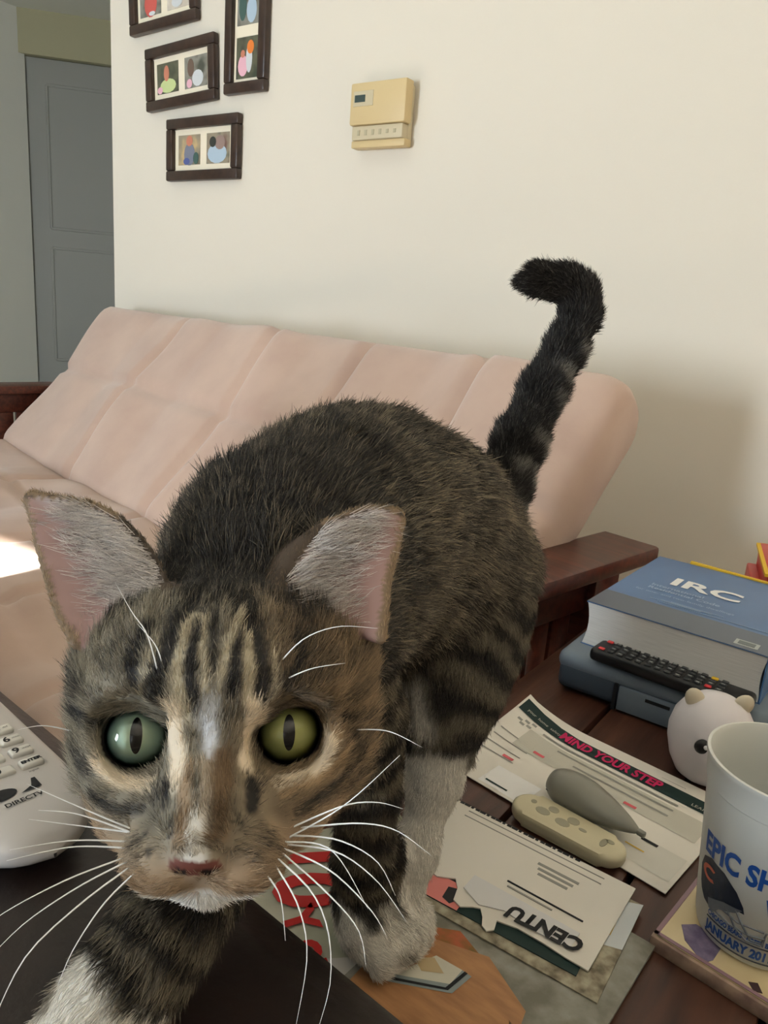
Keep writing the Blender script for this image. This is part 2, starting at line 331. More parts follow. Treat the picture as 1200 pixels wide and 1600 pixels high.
# ------------------------------------------------------------------ brown leather sofa (its arm is in view)
M_leather = mat('brown_leather', srgb(38, 27, 23), 0.42, 0.42, col2=srgb(29, 21, 18), scale=30, bump=0.15, bscale=170)
sofa = thing('leather_sofa', 'dark brown leather sofa arm under the remote and front paw', 'sofa', (-0.3, 0.0, 0))
def sofa_fn(u, v):
    x = -0.75+1.5*u
    loop = [(-0.24, 0.05), (-0.24, 0.30), (-0.225, 0.45), (-0.16, 0.500), (-0.05, 0.511), (0.06, 0.513), (0.14, 0.512), (0.180, 0.506), (0.204, 0.492), (0.215, 0.470), (0.217, 0.43), (0.212, 0.30), (0.212, 0.05)]
    s = v*(len(loop)-1); i = min(int(s), len(loop)-2); f = s-i
    y = loop[i][0]+(loop[i+1][0]-loop[i][0])*f; z = loop[i][1]+(loop[i+1][1]-loop[i][1])*f
    y += 0.008-0.07*(x+0.05); z += max(0.0, -x-0.12)**2*0.25*(1 if z > 0.3 else 0)
    return (x, y, z)
mb = MB().grid(sofa_fn, 70, 61)
bmesh.ops.holes_fill(mb.bm, edges=[e for e in mb.bm.edges if e.is_boundary], sides=0)
mb.build('sofa_arm', M_leather, sofa, ang=75)
# ------------------------------------------------------------------ cat
def vn(v): return v/np.maximum(np.linalg.norm(v, axis=-1, keepdims=True), 1e-9)
eL = D(212, 1150, .2365); eR = D(452, 1145, .2385); nose = D(315, 1352, .2105)
HO = (eL+eR)/2; hx = vn(eR-eL); _v = nose-HO; _vp = _v-hx*(_v@hx); _vl = np.linalg.norm(_vp); _vp /= _vl
_w = np.cross(hx, _vp)            # perpendicular, roughly up
if _w[2] < 0: _w = -_w
_a = math.radians(33.7); hf = vn(_vp*math.cos(_a)+_w*math.sin(_a)); hu = vn(_w*math.cos(_a)-_vp*math.sin(_a))
_sk = (_v@hx)/_vl                 # nose sits a touch to one side
def H(x, y, z): return HO+hx*(x*.01+_sk*0.6*max(y, 0)*.01)+hf*(y*.01)+hu*(z*.01)
HM = np.stack([hx, hf, hu])       # rows: local axes
PR = []                            # primitives: (group, kind, data, k, flow kind)
def cap(g, a, b, ra, rb, k, flow=None): PR.append((g, 'c', (np.array(a), np.array(b), ra, rb), k, flow if flow is not None else vn(np.array(b)-np.array(a))))
def ell(g, c, r, k, M=None, flow='head'): PR.append((g, 'e', (np.array(c), np.array(r)*.01, HM if M is None else M), k, flow))
def chain(g, pts, k, flow=None):
    for (a, ra), (b, rb) in zip(pts, pts[1:]): cap(g, a, b, ra, rb, k, flow)
# torso: shoulders -> hump -> hips
S0 = D(405, 960, .305); S1 = D(450, 878, .352); S2 = D(526, 826, .40); S3 = D(572, 810, .437); S4 = D(640, 838, .472); S5 = D(694, 888, .500); S6 = D(732, 846, .525)
body = [(S0, .040), (S1, .0455), (S2, .0530), (S3, .0570), (S4, .059), (S5, .052), (S6, .036)]
chain('body', body, .02)
cap('body', S1+np.array([0, 0, -.030]), S3+np.array([.0, 0, -.030]), .041, .049, .02)
cap('body', S3+np.array([0, 0, -.030]), S5+np.array([.0, 0, -.012]), .050, .046, .02)
# neck
cap('body', S1+np.array([0, 0, .0]), H(0, -4.4, -0.8), .046, .036, .015, flow=vn(S1-HO))
# foreleg standing on the magazine
GZ = 0.405
def onz(px, py, z):
    r = FW+CR*(px-600)/F-CU*(py-800)/F; return CAM+r*((z-CAM[2])/r[2])
f1p = onz(577, 1456, GZ+.012); f1t = onz(604, 1472, GZ+.010)
FL1 = [(D(500, 985, .385), .034), (D(560, 1120, .402), .022), (D(569, 1230, .412), .0162), (D(568, 1350, .421), .0140), (D(564, 1410, .4255), .0136)]
chain('leg1', FL1, .012)
cap('leg1', FL1[-1][0], f1p+np.array([0, 0, .004]), .0135, .0145, .008)
toe_dir = vn(f1t-f1p); side = vn(np.cross(toe_dir, [0, 0, 1.]))
def paw(g, base, td, sd, r=.0075, n=4, spread=.0072, L=.016, sc=1.0):
    base = np.array(base)
    ell_M = np.stack([sd, td, np.cross(sd, td)])
    PR.append((g, 'e', (base, np.array([.0172, .0180, .0115])*sc, ell_M), .006, td))
    for i in range(n):
        o = (i-(n-1)/2); tip = base+sd*o*spread*sc*1.12+td*(L-abs(o)*.0022)+np.array([0, 0, -.0035]); rt = base+sd*o*spread*.8+td*.004
        cap(g, rt, tip, r, r*.98, .003, td)
paw('leg1', f1p+np.array([0, 0, .002]), toe_dir, side, L=.0165)
# foreleg stepping onto the sofa arm
f2c = D(165, 1582, .2480); f2d = vn(D(118, 1640, .2390)-f2c); f2d[2] = min(f2d[2], -.05); f2d = vn(f2d); s2 = vn(np.cross(f2d, [0, 0, 1.]))
FL2 = [(D(330, 1120, .335), .036), (D(335, 1290, .288), .0215), (D(275, 1425, .264), .0150), (D(225, 1500, .2555), .0135), (D(190, 1546, .2515), .0140)]
chain('leg2', FL2, .012)
cap('leg2', FL2[-1][0], f2c, .0148, .0155, .008)
paw('leg2', f2c, f2d, s2, r=.0078, L=.0155)
# hind leg in view: thigh, white shank and foot
h1p = onz(640, 1462, GZ+.012)
HL1 = [(D(712, 905, .500), .045), (D(706, 1000, .482), .041), (D(696, 1085, .462), .030), (D(688, 1150, .451), .0170), (D(680, 1215, .446), .0130), (D(650, 1330, .437), .0095), (D(626, 1425, .4275), .0088)]
chain('leg3', HL1, .014)
h1t = vn(f1t-f1p); paw('leg3', np.array([HL1[-1][0][0], HL1[-1][0][1], GZ+.0125])+h1t*.006, h1t, side, r=.0055, L=.007, sc=.62)
# far hind leg, mostly hidden
hb = np.array([-.268+.04, .40, GZ-.005+.0]); HL2 = [(S5+np.array([-.030, 0, -.01]), .046), (np.array([-.262, .385, .520]), .036), (np.array([-.262, .405, .470]), .017), (np.array([-.258, .400, .432]), .013), (np.array([-.256, .385, .414]), .013)]
chain('leg4', HL2, .014); paw('leg4', np.array([-.256, .374, .4115]), np.array([0, -1., 0]), np.array([1., 0, 0]))
# tail
TL = [(D(742, 850, .530), .021), (D(782, 765, .545), .0160), (D(812, 690, .553), .0138), (D(848, 610, .558), .0122), (D(884, 545, .561), .0106), (D(907, 490, .562), .0098), (D(903, 456, .560), .0092), (D(877, 441, .557), .0084), (D(842, 437, .553), .0066), (D(818, 438, .551), .0028)]
chain('tail', TL, .010)
# head
ell('head', H(0, -3.0, .30), (4.75, 4.1, 3.5), .012)
ell('head', H(0, -1.7, 1.6), (3.0, 2.2, 1.9), .014)
for s in (-1, 1):
    ell('head', H(s*2.6, -3.1, 1.3), (2.05, 2.2, 1.9), .013)        # temple, ear foot
    ell('head', H(s*2.75, -1.9, -1.6), (2.1, 2.4, 2.1), .013)      # cheek
    ell('head', H(s*2.30, -.55, -1.2), (1.75, 1.3, 1.2), .010)      # under the eye
    ell('head', H(s*1.95, .45, -2.25), (1.55, 1.5, 1.35), .012)     # cheek to muzzle
    ell('head', H(s*2.45, -1.05, 1.15), (1.6, 1.2, .8), .009)       # brow
    ell('head', H(s*1.12, 2.25, -2.60), (1.22, 1.22, 1.02), .004)  # whisker pad
cap('head', H(0, -.9, .9), H(0, 1.6, -.95), .0135, .0095, .010, 'head')
cap('head', H(0, 1.6, -.95), H(0, 2.75, -1.85), .0095, .0072, .006, 'head')
ell('head', H(0, .7, -2.5), (2.05, 2.0, 1.75), .010)
ell('head', H(0, 1.75, -3.55), (1.05, 1.15, .80), .006)            # chin
ell('head', H(0, 3.08, -1.98), (.74, .45, .46), .003)               # nose
# ears: thin cupped sheets
EARS = []
def ear(g, inner, outer, cup, th=.0015):
    inner = [np.array(D(*p)) for p in inner]; outer = [np.array(D(*p)) for p in outer]
    def cr(P, t):
        s = t*(len(P)-1); i = min(int(s), len(P)-2); f = s-i
        p0 = P[max(i-1, 0)]; p1 = P[i]; p2 = P[i+1]; p3 = P[min(i+2, len(P)-1)]
        return .5*((2*p1)+(-p0+p2)*f+(2*p0-5*p1+4*p2-p3)*f*f+(-p0+3*p1-3*p2+p3)*f**3)
    nv, nu = 26, 11; G = np.zeros((nv, nu, 3))
    for j in range(nv):
        v = j/(nv-1); a = cr(inner, v); b = cr(outer, v)
        for i in range(nu):
            u = i/(nu-1); p = a+(b-a)*u
            p = p+FW*cup*math.sin(math.pi*u)**.8*(1-v)**.8
            G[j, i] = p
    EARS.append(G)
    for j in range(nv):
        for i in range(nu):
            if i+1 < nu: cap(g, G[j, i], G[j, i+1], th, th, .002, 'ear')
ear('ear1', [(272, 955, .250), (242, 870, .263), (190, 812, .275), (130, 785, .283), (52, 776, .288)], [(118, 1008, .246), (92, 962, .255), (72, 900, .266), (56, 840, .277), (46, 782, .288)], .007)
ear('ear2', [(426, 950, .254), (452, 882, .268), (505, 822, .281), (572, 797, .290), (618, 804, .293)], [(596, 1002, .249), (602, 950, .258), (608, 900, .269), (620, 855, .281), (624, 812, .293)], .007)
# --- signed-distance field on a graded grid
def axis(lo, hi, a, b, fine, coarse):
    return np.concatenate([np.arange(lo, a, coarse), np.arange(a, b, fine), np.arange(b, hi, coarse)]).astype(np.float32)
_pts = np.array([H(*p) for p in [(-5.5, -7, -5), (5.5, -7, -5), (-5.5, 4, -5), (5.5, 4, -5), (0, -3, 5)]]+[EARS[0][-1, 0], EARS[1][-1, 0], EARS[0][0, -1]])
_lo = _pts.min(0)-.004; _hi = _pts.max(0)+.004
AX = [axis(-.345, -.085, _lo[0], _hi[0], .00135, .0028), axis(.045, .60, _lo[1], _hi[1], .00135, .0028), axis(.395, .83, _lo[2], _hi[2], .00135, .0028)]
NX = [len(a) for a in AX]
def prim_d(p, kind, d):
    if kind == 'c':
        a, b, ra, rb = d; ab = (b-a).astype(np.float32); q = p-a.astype(np.float32)
        t = np.clip((q@ab)/float(ab@ab), 0, 1); return np.linalg.norm(q-t[..., None]*ab, axis=-1)-(ra+(rb-ra)*t)
    c, r, M = d; q = (p-c.astype(np.float32))@M.T.astype(np.float32); r = r.astype(np.float32)
    k0 = np.linalg.norm(q/r, axis=-1); k1 = np.linalg.norm(q/(r*r), axis=-1); return k0*(k0-1)/np.maximum(k1, 1e-6)
def smin(a, b, k):
    h = np.clip(.5+.5*(b-a)/k, 0, 1); return b+(a-b)*h-k*h*(1-h)
def bounds(kind, d):
    if kind == 'c': a, b, ra, rb = d; r = max(ra, rb); return np.minimum(a, b)-r, np.maximum(a, b)+r
    c, r, M = d; return c-r.max(), c+r.max()
fields = {}
def sub(lo, hi):
    sl = []
    for i in range(3):
        s = max(0, int(np.searchsorted(AX[i], lo[i]))-1); e = min(NX[i], int(np.searchsorted(AX[i], hi[i]))+1); sl.append(slice(s, e))
    return tuple(sl)
def gridpts(sl): return np.stack(np.meshgrid(AX[0][sl[0]], AX[1][sl[1]], AX[2][sl[2]], indexing='ij'), -1)
for g, kind, d, k, fl in PR:
    if g not in fields: fields[g] = np.full(NX, .05, np.float32)
    lo, hi = bounds(kind, d); sl = sub(lo-.022-k, hi+.022+k)
    if any(s.stop <= s.start for s in sl): continue
    dd = np.minimum(prim_d(gridpts(sl), kind, d), .05).astype(np.float32)
    fields[g][sl] = smin(fields[g][sl], dd, k)
Fd = fields['body']
for g, k in (('leg1', .018), ('leg2', .018), ('leg3', .022), ('leg4', .018), ('tail', .012)): Fd = smin(Fd, fields[g], k)
hd = fields['head']
for g in ('ear1', 'ear2'): hd = smin(hd, fields[g], .005)
Fd = smin(Fd, hd, .016)
# eye sockets
ER = .0112; EO = .0097; EYES = []
for s, e in ((-1, eL), (1, eR)):
    out = vn(.80*vn(CAM-e)+.20*vn(hf*.95+hx*s*.30+hu*.2)); c = e-out*ER*.95; EYES.append((c, out))
    sl = sub(c-.022, c+.022); gp = gridpts(sl); q = gp-c.astype(np.float32); dd = np.linalg.norm(q, axis=-1)
    f = smin(Fd[sl], (dd-(ER+.0009)).astype(np.float32), .007)     # lids hug the ball
    ax = q@out.astype(np.float32); lat = q@vn(np.cross(out, hu)).astype(np.float32)
    ver = np.sqrt(np.maximum(dd**2-ax**2-lat**2, 0)); rad = np.sqrt((lat)**2+(ver*1.03)**2)
    vv = q@vn(hu-out*(hu@out)).astype(np.float32); li = -s*lat if (np.cross(out, hu)@hx) > 0 else s*lat     # li > 0 towards the nose
    lid = vv-(.0057-.12*li-np.maximum(li-.002, 0)*.55-np.maximum(-li-.004, 0)*.35)
    rad = np.maximum(rad, EO+lid*1.0)
    cone = np.maximum(rad-(EO+np.maximum(ax-.0055, 0)*.38), -(ax-.0035))
    Fd[sl] = np.maximum(np.maximum(f, -cone), -(dd-(ER+.0001)))
del fields
def surface_nets(Fd):
    ins = Fd < 0; nx, ny, nz = Fd.shape
    cnt = np.zeros((nx-1, ny-1, nz-1), np.int8)
    for dx in (0, 1):
        for dy in (0, 1):
            for dz in (0, 1): cnt += ins[dx:nx-1+dx, dy:ny-1+dy, dz:nz-1+dz]
    act = (cnt > 0) & (cnt < 8); ijk = np.argwhere(act); idx = np.full(act.shape, -1, np.int32); idx[act] = np.arange(len(ijk))
    i, j, k = ijk.T; acc = np.zeros((len(ijk), 3)); num = np.zeros(len(ijk))
    corners = [(a, b, c) for a in (0, 1) for b in (0, 1) for c in (0, 1)]
    val = {c: Fd[i+c[0], j+c[1], k+c[2]] for c in corners}
    for a in corners:
        for ax in range(3):
            if a[ax]: continue
            b = list(a); b[ax] = 1; b = tuple(b); va, vb = val[a], val[b]; m = (va < 0) != (vb < 0)
            t = np.where(m, va/np.where(m, va-vb, 1), 0)
            pa = np.stack([AX[q][ijk[:, q]+a[q]] for q in range(3)], -1); pb = np.stack([AX[q][ijk[:, q]+b[q]] for q in range(3)], -1)
            acc += np.where(m[:, None], pa+(pb-pa)*t[:, None], 0); num += m
    V = acc/np.maximum(num, 1)[:, None]
    Q = []
    for ax in range(3):
        o1, o2 = [(1, 2), (2, 0), (0, 1)][ax]
        s0 = [slice(1, -1)]*3; s0[ax] = slice(0, -1); s1 = list(s0); s1[ax] = slice(1, None)
        A = ins[tuple(s0)]; B = ins[tuple(s1)]; e = np.argwhere(A != B); off = np.ones(3, int); off[ax] = 0; p = e+off
        flip = A[tuple(e.T)]
        def g(da, db):
            q = p.copy(); q[:, o1] += da; q[:, o2] += db; return idx[tuple(q.T)]
        quad = np.stack([g(-1, -1), g(0, -1), g(0, 0), g(-1, 0)], -1); quad[~flip] = quad[~flip][:, ::-1]; Q.append(quad)
    Q = np.concatenate(Q); return V, Q[(Q >= 0).all(1)]
CV, CQ = surface_nets(Fd)
# light smoothing
def vsmooth(V, Q, it=2, w=.5):
    E = np.concatenate([Q[:, [0, 1]], Q[:, [1, 2]], Q[:, [2, 3]], Q[:, [3, 0]]]); n = len(V)
    for _ in range(it):
        s = np.zeros_like(V); c = np.zeros(n)
        for a, b in ((0, 1), (1, 0)):
            for x in range(3): s[:, x] += np.bincount(E[:, a], V[E[:, b], x], n)
            c += np.bincount(E[:, a], minlength=n)
        V = V+(s/np.maximum(c, 1)[:, None]-V)*w
    return V
CV = vsmooth(CV, CQ, 2, .5)
# keep the one connected body
_par = np.arange(len(CV))
for _ in range(400):
    m = _par[CQ].min(1); new = _par.copy(); np.minimum.at(new, CQ.ravel(), np.repeat(m, 4)); new = new[new]
    if (new == _par).all(): break
    _par = new
_main = np.bincount(_par).argmax(); keep = _par == _main; remap = np.cumsum(keep)-1; CQ = remap[CQ[keep[CQ].all(1)]]; CV = CV[keep]
def vnormals(V, Q):
    n = np.cross(V[Q[:, 2]]-V[Q[:, 0]], V[Q[:, 3]]-V[Q[:, 1]]); out = np.zeros_like(V)
    for c in range(4):
        for x in range(3): out[:, x] += np.bincount(Q[:, c], n[:, x], len(V))
    return vn(out)
CN = vnormals(CV, CQ)
# --- coat: region, flow, colour per vertex
nV = len(CV); GN = ['body', 'leg1', 'leg2', 'leg3', 'leg4', 'tail', 'head', 'ear1', 'ear2']
gd = {g: np.full(nV, 1.0) for g in GN}; wsum = np.zeros(nV); flow = np.zeros((nV, 3)); csrc = nose-hf*.012-hu*.004
for g, kind, d, k, fl in PR:
    if g.startswith('ear'):
        lo, hi = bounds(kind, d); near = np.where(((CV > lo-.012) & (CV < hi+.012)).all(1))[0]
    else: near = np.arange(nV)
    if len(near) == 0: continue
    dd = prim_d(CV[near], kind, d); gd[g][near] = np.minimum(gd[g][near], dd); w = np.exp(-np.maximum(dd, 0)/.006)
    if isinstance(fl, str):
        f = vn(CV[near]-csrc) if fl == 'head' else np.repeat((hu*.8-hf*.3)[None], len(near), 0)
    else: f = np.repeat(np.asarray(fl)[None], len(near), 0)
    flow[near] += f*w[:, None]; wsum[near] += w
flow = flow/np.maximum(wsum, 1e-9)[:, None]
reg = np.stack([gd[g] for g in GN], 1); reg[:, 7:] -= .0008; RG = reg.argmin(1)
flow[:, 2] -= .12*(RG == 0)
def pnoise(p, freq, seed=0, n=9):
    r = np.random.default_rng(seed); out = np.zeros(len(p))
    for i in range(n):
        d = vn(r.normal(size=3)); out += np.sin(p@d*freq*r.uniform(.6, 1.7)+r.uniform(0, 6.28))
    return out/math.sqrt(n/2)/1.4
def C(r, g, b): return np.array(srgb(r, g, b)[:3])
def proj(p):
    v = p-CAM; d = v@FW; return np.stack([600+F*(v@CR)/d, 800-F*(v@CU)/d, d], -1)
pv = proj(CV); facing = ((CV-CAM)*CN).sum(1) < 0
hs = np.where((RG >= 6) & facing)[0]
def onhead(px, py, pool=None):
    pool = hs if pool is None else pool
    q = pv[pool]; dd = (q[:, 0]-px)**2+(q[:, 1]-py)**2; c = np.where(dd < 81)[0]
    if len(c) == 0: return CV[pool[dd.argmin()]]
    return CV[pool[c[q[c, 2].argmin()]]]
def seg_dist(P, pts):
    best = np.full(len(P), 9.0)
    for a, b in zip(pts, pts[1:] if len(pts) > 1 else pts):
        ab = b-a; L = max(ab@ab, 1e-12); t = np.clip((P-a)@ab/L, 0, 1); best = np.minimum(best, np.linalg.norm(P-a-t[:, None]*ab, axis=1))
    return best
# tone: colour of the light band of a hair, dark: how black the hair is
BUFF = C(172, 158, 134); DARKC = C(30, 26, 24); WARM = C(168, 142, 110); GREY = C(166, 156, 136); WHITE = C(236, 230, 220); CREAM = C(220, 198, 168)
col = np.tile(BUFF, (nV, 1)); dark = np.full(nV, .35); whit = np.zeros(nV)
n1 = pnoise(CV, 90, 1); n2 = pnoise(CV, 260, 2); n3 = pnoise(CV, 700, 3)
# torso: thin wavering mackerel stripes, dark saddle along the spine
spine = [p for p, r in body]; cum = np.concatenate([[0], np.cumsum([np.linalg.norm(b-a) for a, b in zip(spine, spine[1:])])])
bs = np.full(nV, 0.0); bd = np.full(nV, 9.0); br = np.zeros((nV, 3))
for i, (a, b) in enumerate(zip(spine, spine[1:])):
    ab = b-a; t = np.clip((CV-a)@ab/(ab@ab), 0, 1); q = CV-a-t[:, None]*ab; dd = np.linalg.norm(q, axis=1); m = dd < bd
    bd[m] = dd[m]; bs[m] = (cum[i]+t*np.linalg.norm(ab))[m]; br[m] = q[m]
up = vn(br)[:, 2]
st = np.sin(2*np.pi*(bs/.0125+.55*n1*.5+.35*(1-up)*.6)+.5*n2)
mB = RG == 0
dark = np.where(mB, .78-.52*np.clip(st*1.3, 0, 1)**1.5+.22*np.clip((up-.55)*3, 0, 1)+.08*n2+.3*np.clip((cum[1]+.035-bs)/.03, 0, 1), dark)
col[mB] = BUFF*.74+np.clip(n1[mB], -.5, .5)[:, None]*np.array([.015, .006, -.004])
# legs: rings
def rings(g, pts, per, ph=0.0):
    P = [p for p, r in pts]; s = np.zeros(nV); bdx = np.full(nV, 9.0); acc = 0
    for a, b in zip(P, P[1:]):
        ab = b-a; t = np.clip((CV-a)@ab/(ab@ab), 0, 1); dd = np.linalg.norm(CV-a-t[:, None]*ab, axis=1); m = dd < bdx; bdx[m] = dd[m]; s[m] = (acc+t*np.linalg.norm(ab))[m]; acc += np.linalg.norm(ab)
    return s, np.sin(2*np.pi*(s/per+ph)+1.2*n1+.4*n2)
for gi, (g, pts, per) in enumerate([('leg1', FL1, .019), ('leg2', FL2, .0105), ('leg3', HL1, .020), ('leg4', HL2, .02)]):
    m = RG == 1+gi; s, r_ = rings(g, pts, per); dark[m] = (.62+.38*np.clip(r_*1.3, -1, 1))[m]; col[m] = BUFF*.62
    if g == 'leg1': z0 = .433
    Lm = {'leg1': sum(np.linalg.norm(b[0]-a[0]) for a, b in zip(FL1, FL1[1:]))-.010, 'leg2': sum(np.linalg.norm(b[0]-a[0]) for a, b in zip(FL2, FL2[1:]))-.006,
          'leg3': sum(np.linalg.norm(b[0]-a[0]) for a, b in zip(HL1[:4], HL1[1:4]))+.002, 'leg4': .15}[g]
    e = np.clip((s-Lm+.004*n2)/.005, 0, 1); whit[m] = np.maximum(whit[m], e[m])
whit = np.where((RG == 2) & (pv[:, 1] > 1575), 1, whit)
# pale belly edge by the groin
bp = onhead(640, 1075, np.where((RG <= 3) & facing)[0]); bq = onhead(652, 1130, np.where((RG <= 3) & facing)[0])
whit = np.maximum(whit, np.clip(1-seg_dist(CV, [bp, bq])/.012, 0, 1)*1.2*(RG != 1)); 
# tail: black, greyer flecks along one side, bands
tp = [p for p, r in TL]; ts, tr = rings('tail', TL, .026)
mT = RG == 5; dark[mT] = 1.0; side_t = vn(CV-np.array(tp)[np.argmin(np.linalg.norm(CV[:, None]-np.array(tp)[None], axis=2), 1)])@CR
fl = np.clip((side_t-.05)*1.8, 0, 1)*np.clip(.35+tr+.5*n2, 0, 1)*(ts < .165)+np.clip((-side_t-.72)*3, 0, 1)*np.clip(tr, 0, 1)*.5*(ts < .12)
dark[mT] = (1-.95*np.clip(fl, 0, 1))[mT]; col[mT] = C(150, 146, 138)
# head
mH = RG >= 6; hl = (CV-HO)@HM.T*100     # cm in the head's own frame
dark[mH] = (.42+.17*n2+.12*n3)[mH]; col[mH] = BUFF
wr_ = np.clip((hl[:, 0]-.2)/2.5, 0, 1); col[mH] = (GREY[None]*(1-wr_[:, None])+WARM[None]*.9*wr_[:, None])[mH]  # cool left and warm right: side light put into the coat colour
mz = np.clip((-hl[:, 2]-1.5)/.9, 0, 1)*np.clip((hl[:, 1]+.5)/1.2, 0, 1); col[mH] = (col*(1-mz[:, None])+C(190, 162, 132)[None]*mz[:, None])[mH]; dark[mH] = (dark*(1-.6*mz))[mH]
tb = np.clip((hl[:, 2]-2.0)/1.1, 0, 1)*np.clip((-hl[:, 1]-1.2)/1.5, 0, 1); dark[mH] = (dark+.9*tb)[mH]      # crown and nape
side_st = np.sin(2*np.pi*(hl[:, 2]/1.1+.25*np.abs(hl[:, 0]))+1.2*n1); chk = np.clip((np.abs(hl[:, 0])-2.9)/.8, 0, 1)*(hl[:, 2] < 2); dark[mH] = (dark+.22*side_st*chk)[mH]
def stroke(pts, w, c=None, dk_=None, wh=None, soft=.8, amt=1.0, jit=.38):
    P = [onhead(*p) for p in pts]; d = seg_dist(CV, P)*100+jit*w*(n2*.5+n3*.35); k = np.clip((w-d)/(w*soft)+.5, 0, 1)*amt*mH
    if c is not None: col[:] = col*(1-k[:, None])+np.asarray(c)[None]*k[:, None]
    if dk_ is not None: dark[:] = dark*(1-k)+dk_*k
    if wh is not None: whit[:] = whit*(1-k)+wh*k
LT = C(206, 192, 164)
for pts, w in [([(238, 1100), (240, 1060), (262, 1005), (300, 945), (325, 905)], .27), ([(304, 1100), (297, 1050), (300, 1005), (318, 945)], .16),
               ([(366, 1085), (374, 1035), (368, 985), (355, 920)], .17), ([(412, 1100), (418, 1055), (402, 1000), (382, 935)], .26),
               ([(205, 1075), (200, 1040), (225, 985)], .20), ([(330, 1040), (335, 990), (338, 930)], .12), ([(455, 1075), (470, 1040), (462, 1000)], .16)]: stroke(pts, w, dk_=1.05)
for pts, w in [([(280, 1110), (272, 1055), (283, 1000), (305, 955)], .15), ([(320, 1070), (312, 1015), (318, 970)], .11), ([(348, 1065), (356, 1015), (374, 960)], .12), ([(393, 1095), (396, 1045), (386, 990)], .15), ([(432, 1085), (436, 1050), (428, 1015)], .09), ([(222, 1100), (222, 1060), (243, 1010)], .10)]:
    stroke(pts, w, c=LT, dk_=.08)
stroke([(336, 1100), (334, 1130), (330, 1170)], .30, c=C(190, 188, 186), dk_=.12)                 # grey bridge
stroke([(330, 1130), (328, 1175)], .16, c=C(232, 236, 244), dk_=0)
stroke([(325, 1190), (318, 1250), (312, 1290)], .22, c=C(206, 190, 170), dk_=.08)
stroke([(352, 1180), (350, 1240), (352, 1300)], .34, c=C(140, 114, 86), dk_=.25)
stroke([(290, 1200), (285, 1260), (275, 1310)], .22, c=C(176, 148, 116), dk_=.15)
for pts, w in [([(262, 1115), (272, 1150), (270, 1195), (262, 1218)], .20), ([(402, 1110), (394, 1150), (393, 1185)], .20), ([(168, 1190), (195, 1212), (232, 1218)], .19), ([(505, 1160), (485, 1198), (440, 1212)], .17)]:
    stroke(pts, w*1.6, c=C(244, 226, 200), dk_=.0, jit=.15, soft=.6)
stroke([(253, 1228), (250, 1252)], .20, dk_=1.1); stroke([(398, 1225), (396, 1255)], .21, dk_=1.1)
stroke([(165, 1128), (130, 1124), (98, 1120)], .16, dk_=1.0); stroke([(500, 1128), (535, 1132), (575, 1128)], .10, dk_=1.05)
stroke([(140, 1240), (180, 1262), (215, 1262)], .16, dk_=.9); stroke([(470, 1262), (520, 1235), (565, 1190)], .16, dk_=.85); stroke([(450, 1240), (505, 1215), (550, 1170)], .10, c=C(190, 160, 124), dk_=.1)
stroke([(305, 1285), (305, 1318), (308, 1340)], .26, wh=1.0, dk_=0, jit=.1); stroke([(308, 1335)], .30, wh=.9, dk_=0, jit=.1)
for p in [(212, 1310), (236, 1324), (258, 1300), (226, 1296), (428, 1312), (408, 1300), (392, 1322), (418, 1288), (384, 1280)]: stroke([p], .11, dk_=1.0, soft=.9)
lip = np.clip((-hl[:, 2]-3.02+.05*n2)/.22, 0, 1)*np.clip((1.75-np.abs(hl[:, 0]+.15))/.3, 0, 1)*(hl[:, 1] > .2)*mH; whit = np.maximum(whit, lip)
whit = np.clip(whit, 0, 1); dark = np.clip(dark, 0, 1)
col = col*(1-whit[:, None])+WHITE*whit[:, None]; dark = dark*(1-whit)
# skin colour under the hair, nose leather, ears, eye rims
skin_c = (col*(1-dark[:, None])+DARKC*dark[:, None])*.75
d_nose = np.sqrt((hl[:, 0]/.72)**2+((hl[:, 2]+2.04+.10*np.abs(hl[:, 0]))/.34)**2); mN = mH & (hl[:, 1] > 2.55) & (d_nose < 1.0) & (hl[:, 2] < -1.85)
skin_c[mN] = C(104, 58, 48)
nos = np.zeros(nV, bool)
for s in (-1, 1): nos |= mN & (np.hypot((hl[:, 0]-s*.40)/.24, (hl[:, 2]+2.24)/.12) < 1)
skin_c[nos] = C(30, 20, 18)
ed = np.stack([np.linalg.norm(CV-c, axis=1) for c, o in EYES], 1).min(1)
rim = mH & (ed < ER+.0024); skin_c[rim] = C(30, 22, 22)
mEar = RG >= 7; inner = mEar & (((CAM-CV)*CN).sum(1) > 0)
# position inside the ear sheet
eu = np.zeros(nV); evv = np.zeros(nV)
for gi, G in enumerate(EARS):
    ix = np.where(RG == 7+gi)[0]
    if len(ix):
        G = np.stack([np.stack([np.interp(np.linspace(0, 10, 61), np.arange(11), G[j, :, x]) for x in range(3)], -1) for j in range(26)], 0)
        Gf = G.reshape(-1, 3); near = np.array([np.linalg.norm(Gf-p, axis=1).argmin() for p in CV[ix]]); evv[ix] = (near//G.shape[1])/(G.shape[0]-1); eu[ix] = (near % G.shape[1])/(G.shape[1]-1)
inner &= (eu > .055) & (eu < .975) & (evv < .97); pk = np.clip(eu*1.4-.1, 0, 1)
skin_c[inner] = (C(148, 136, 134)[None]*(1-pk[:, None])+C(146, 116, 110)[None]*pk[:, None])[inner]
earm = mEar; er_edge = ((eu < .018) & (evv > .5)) | (eu > .955) | (evv > .96); dark[earm] = np.where(er_edge, .25, .78)[earm]; col[earm] = C(176, 150, 116); whit[earm] = 0; bk_ = mEar & ~inner; skin_c[bk_] = C(70, 58, 48)
erim = mEar & (((eu < .012) & (evv > .5)) | (eu > .975)); skin_c[erim] = C(120, 100, 80)
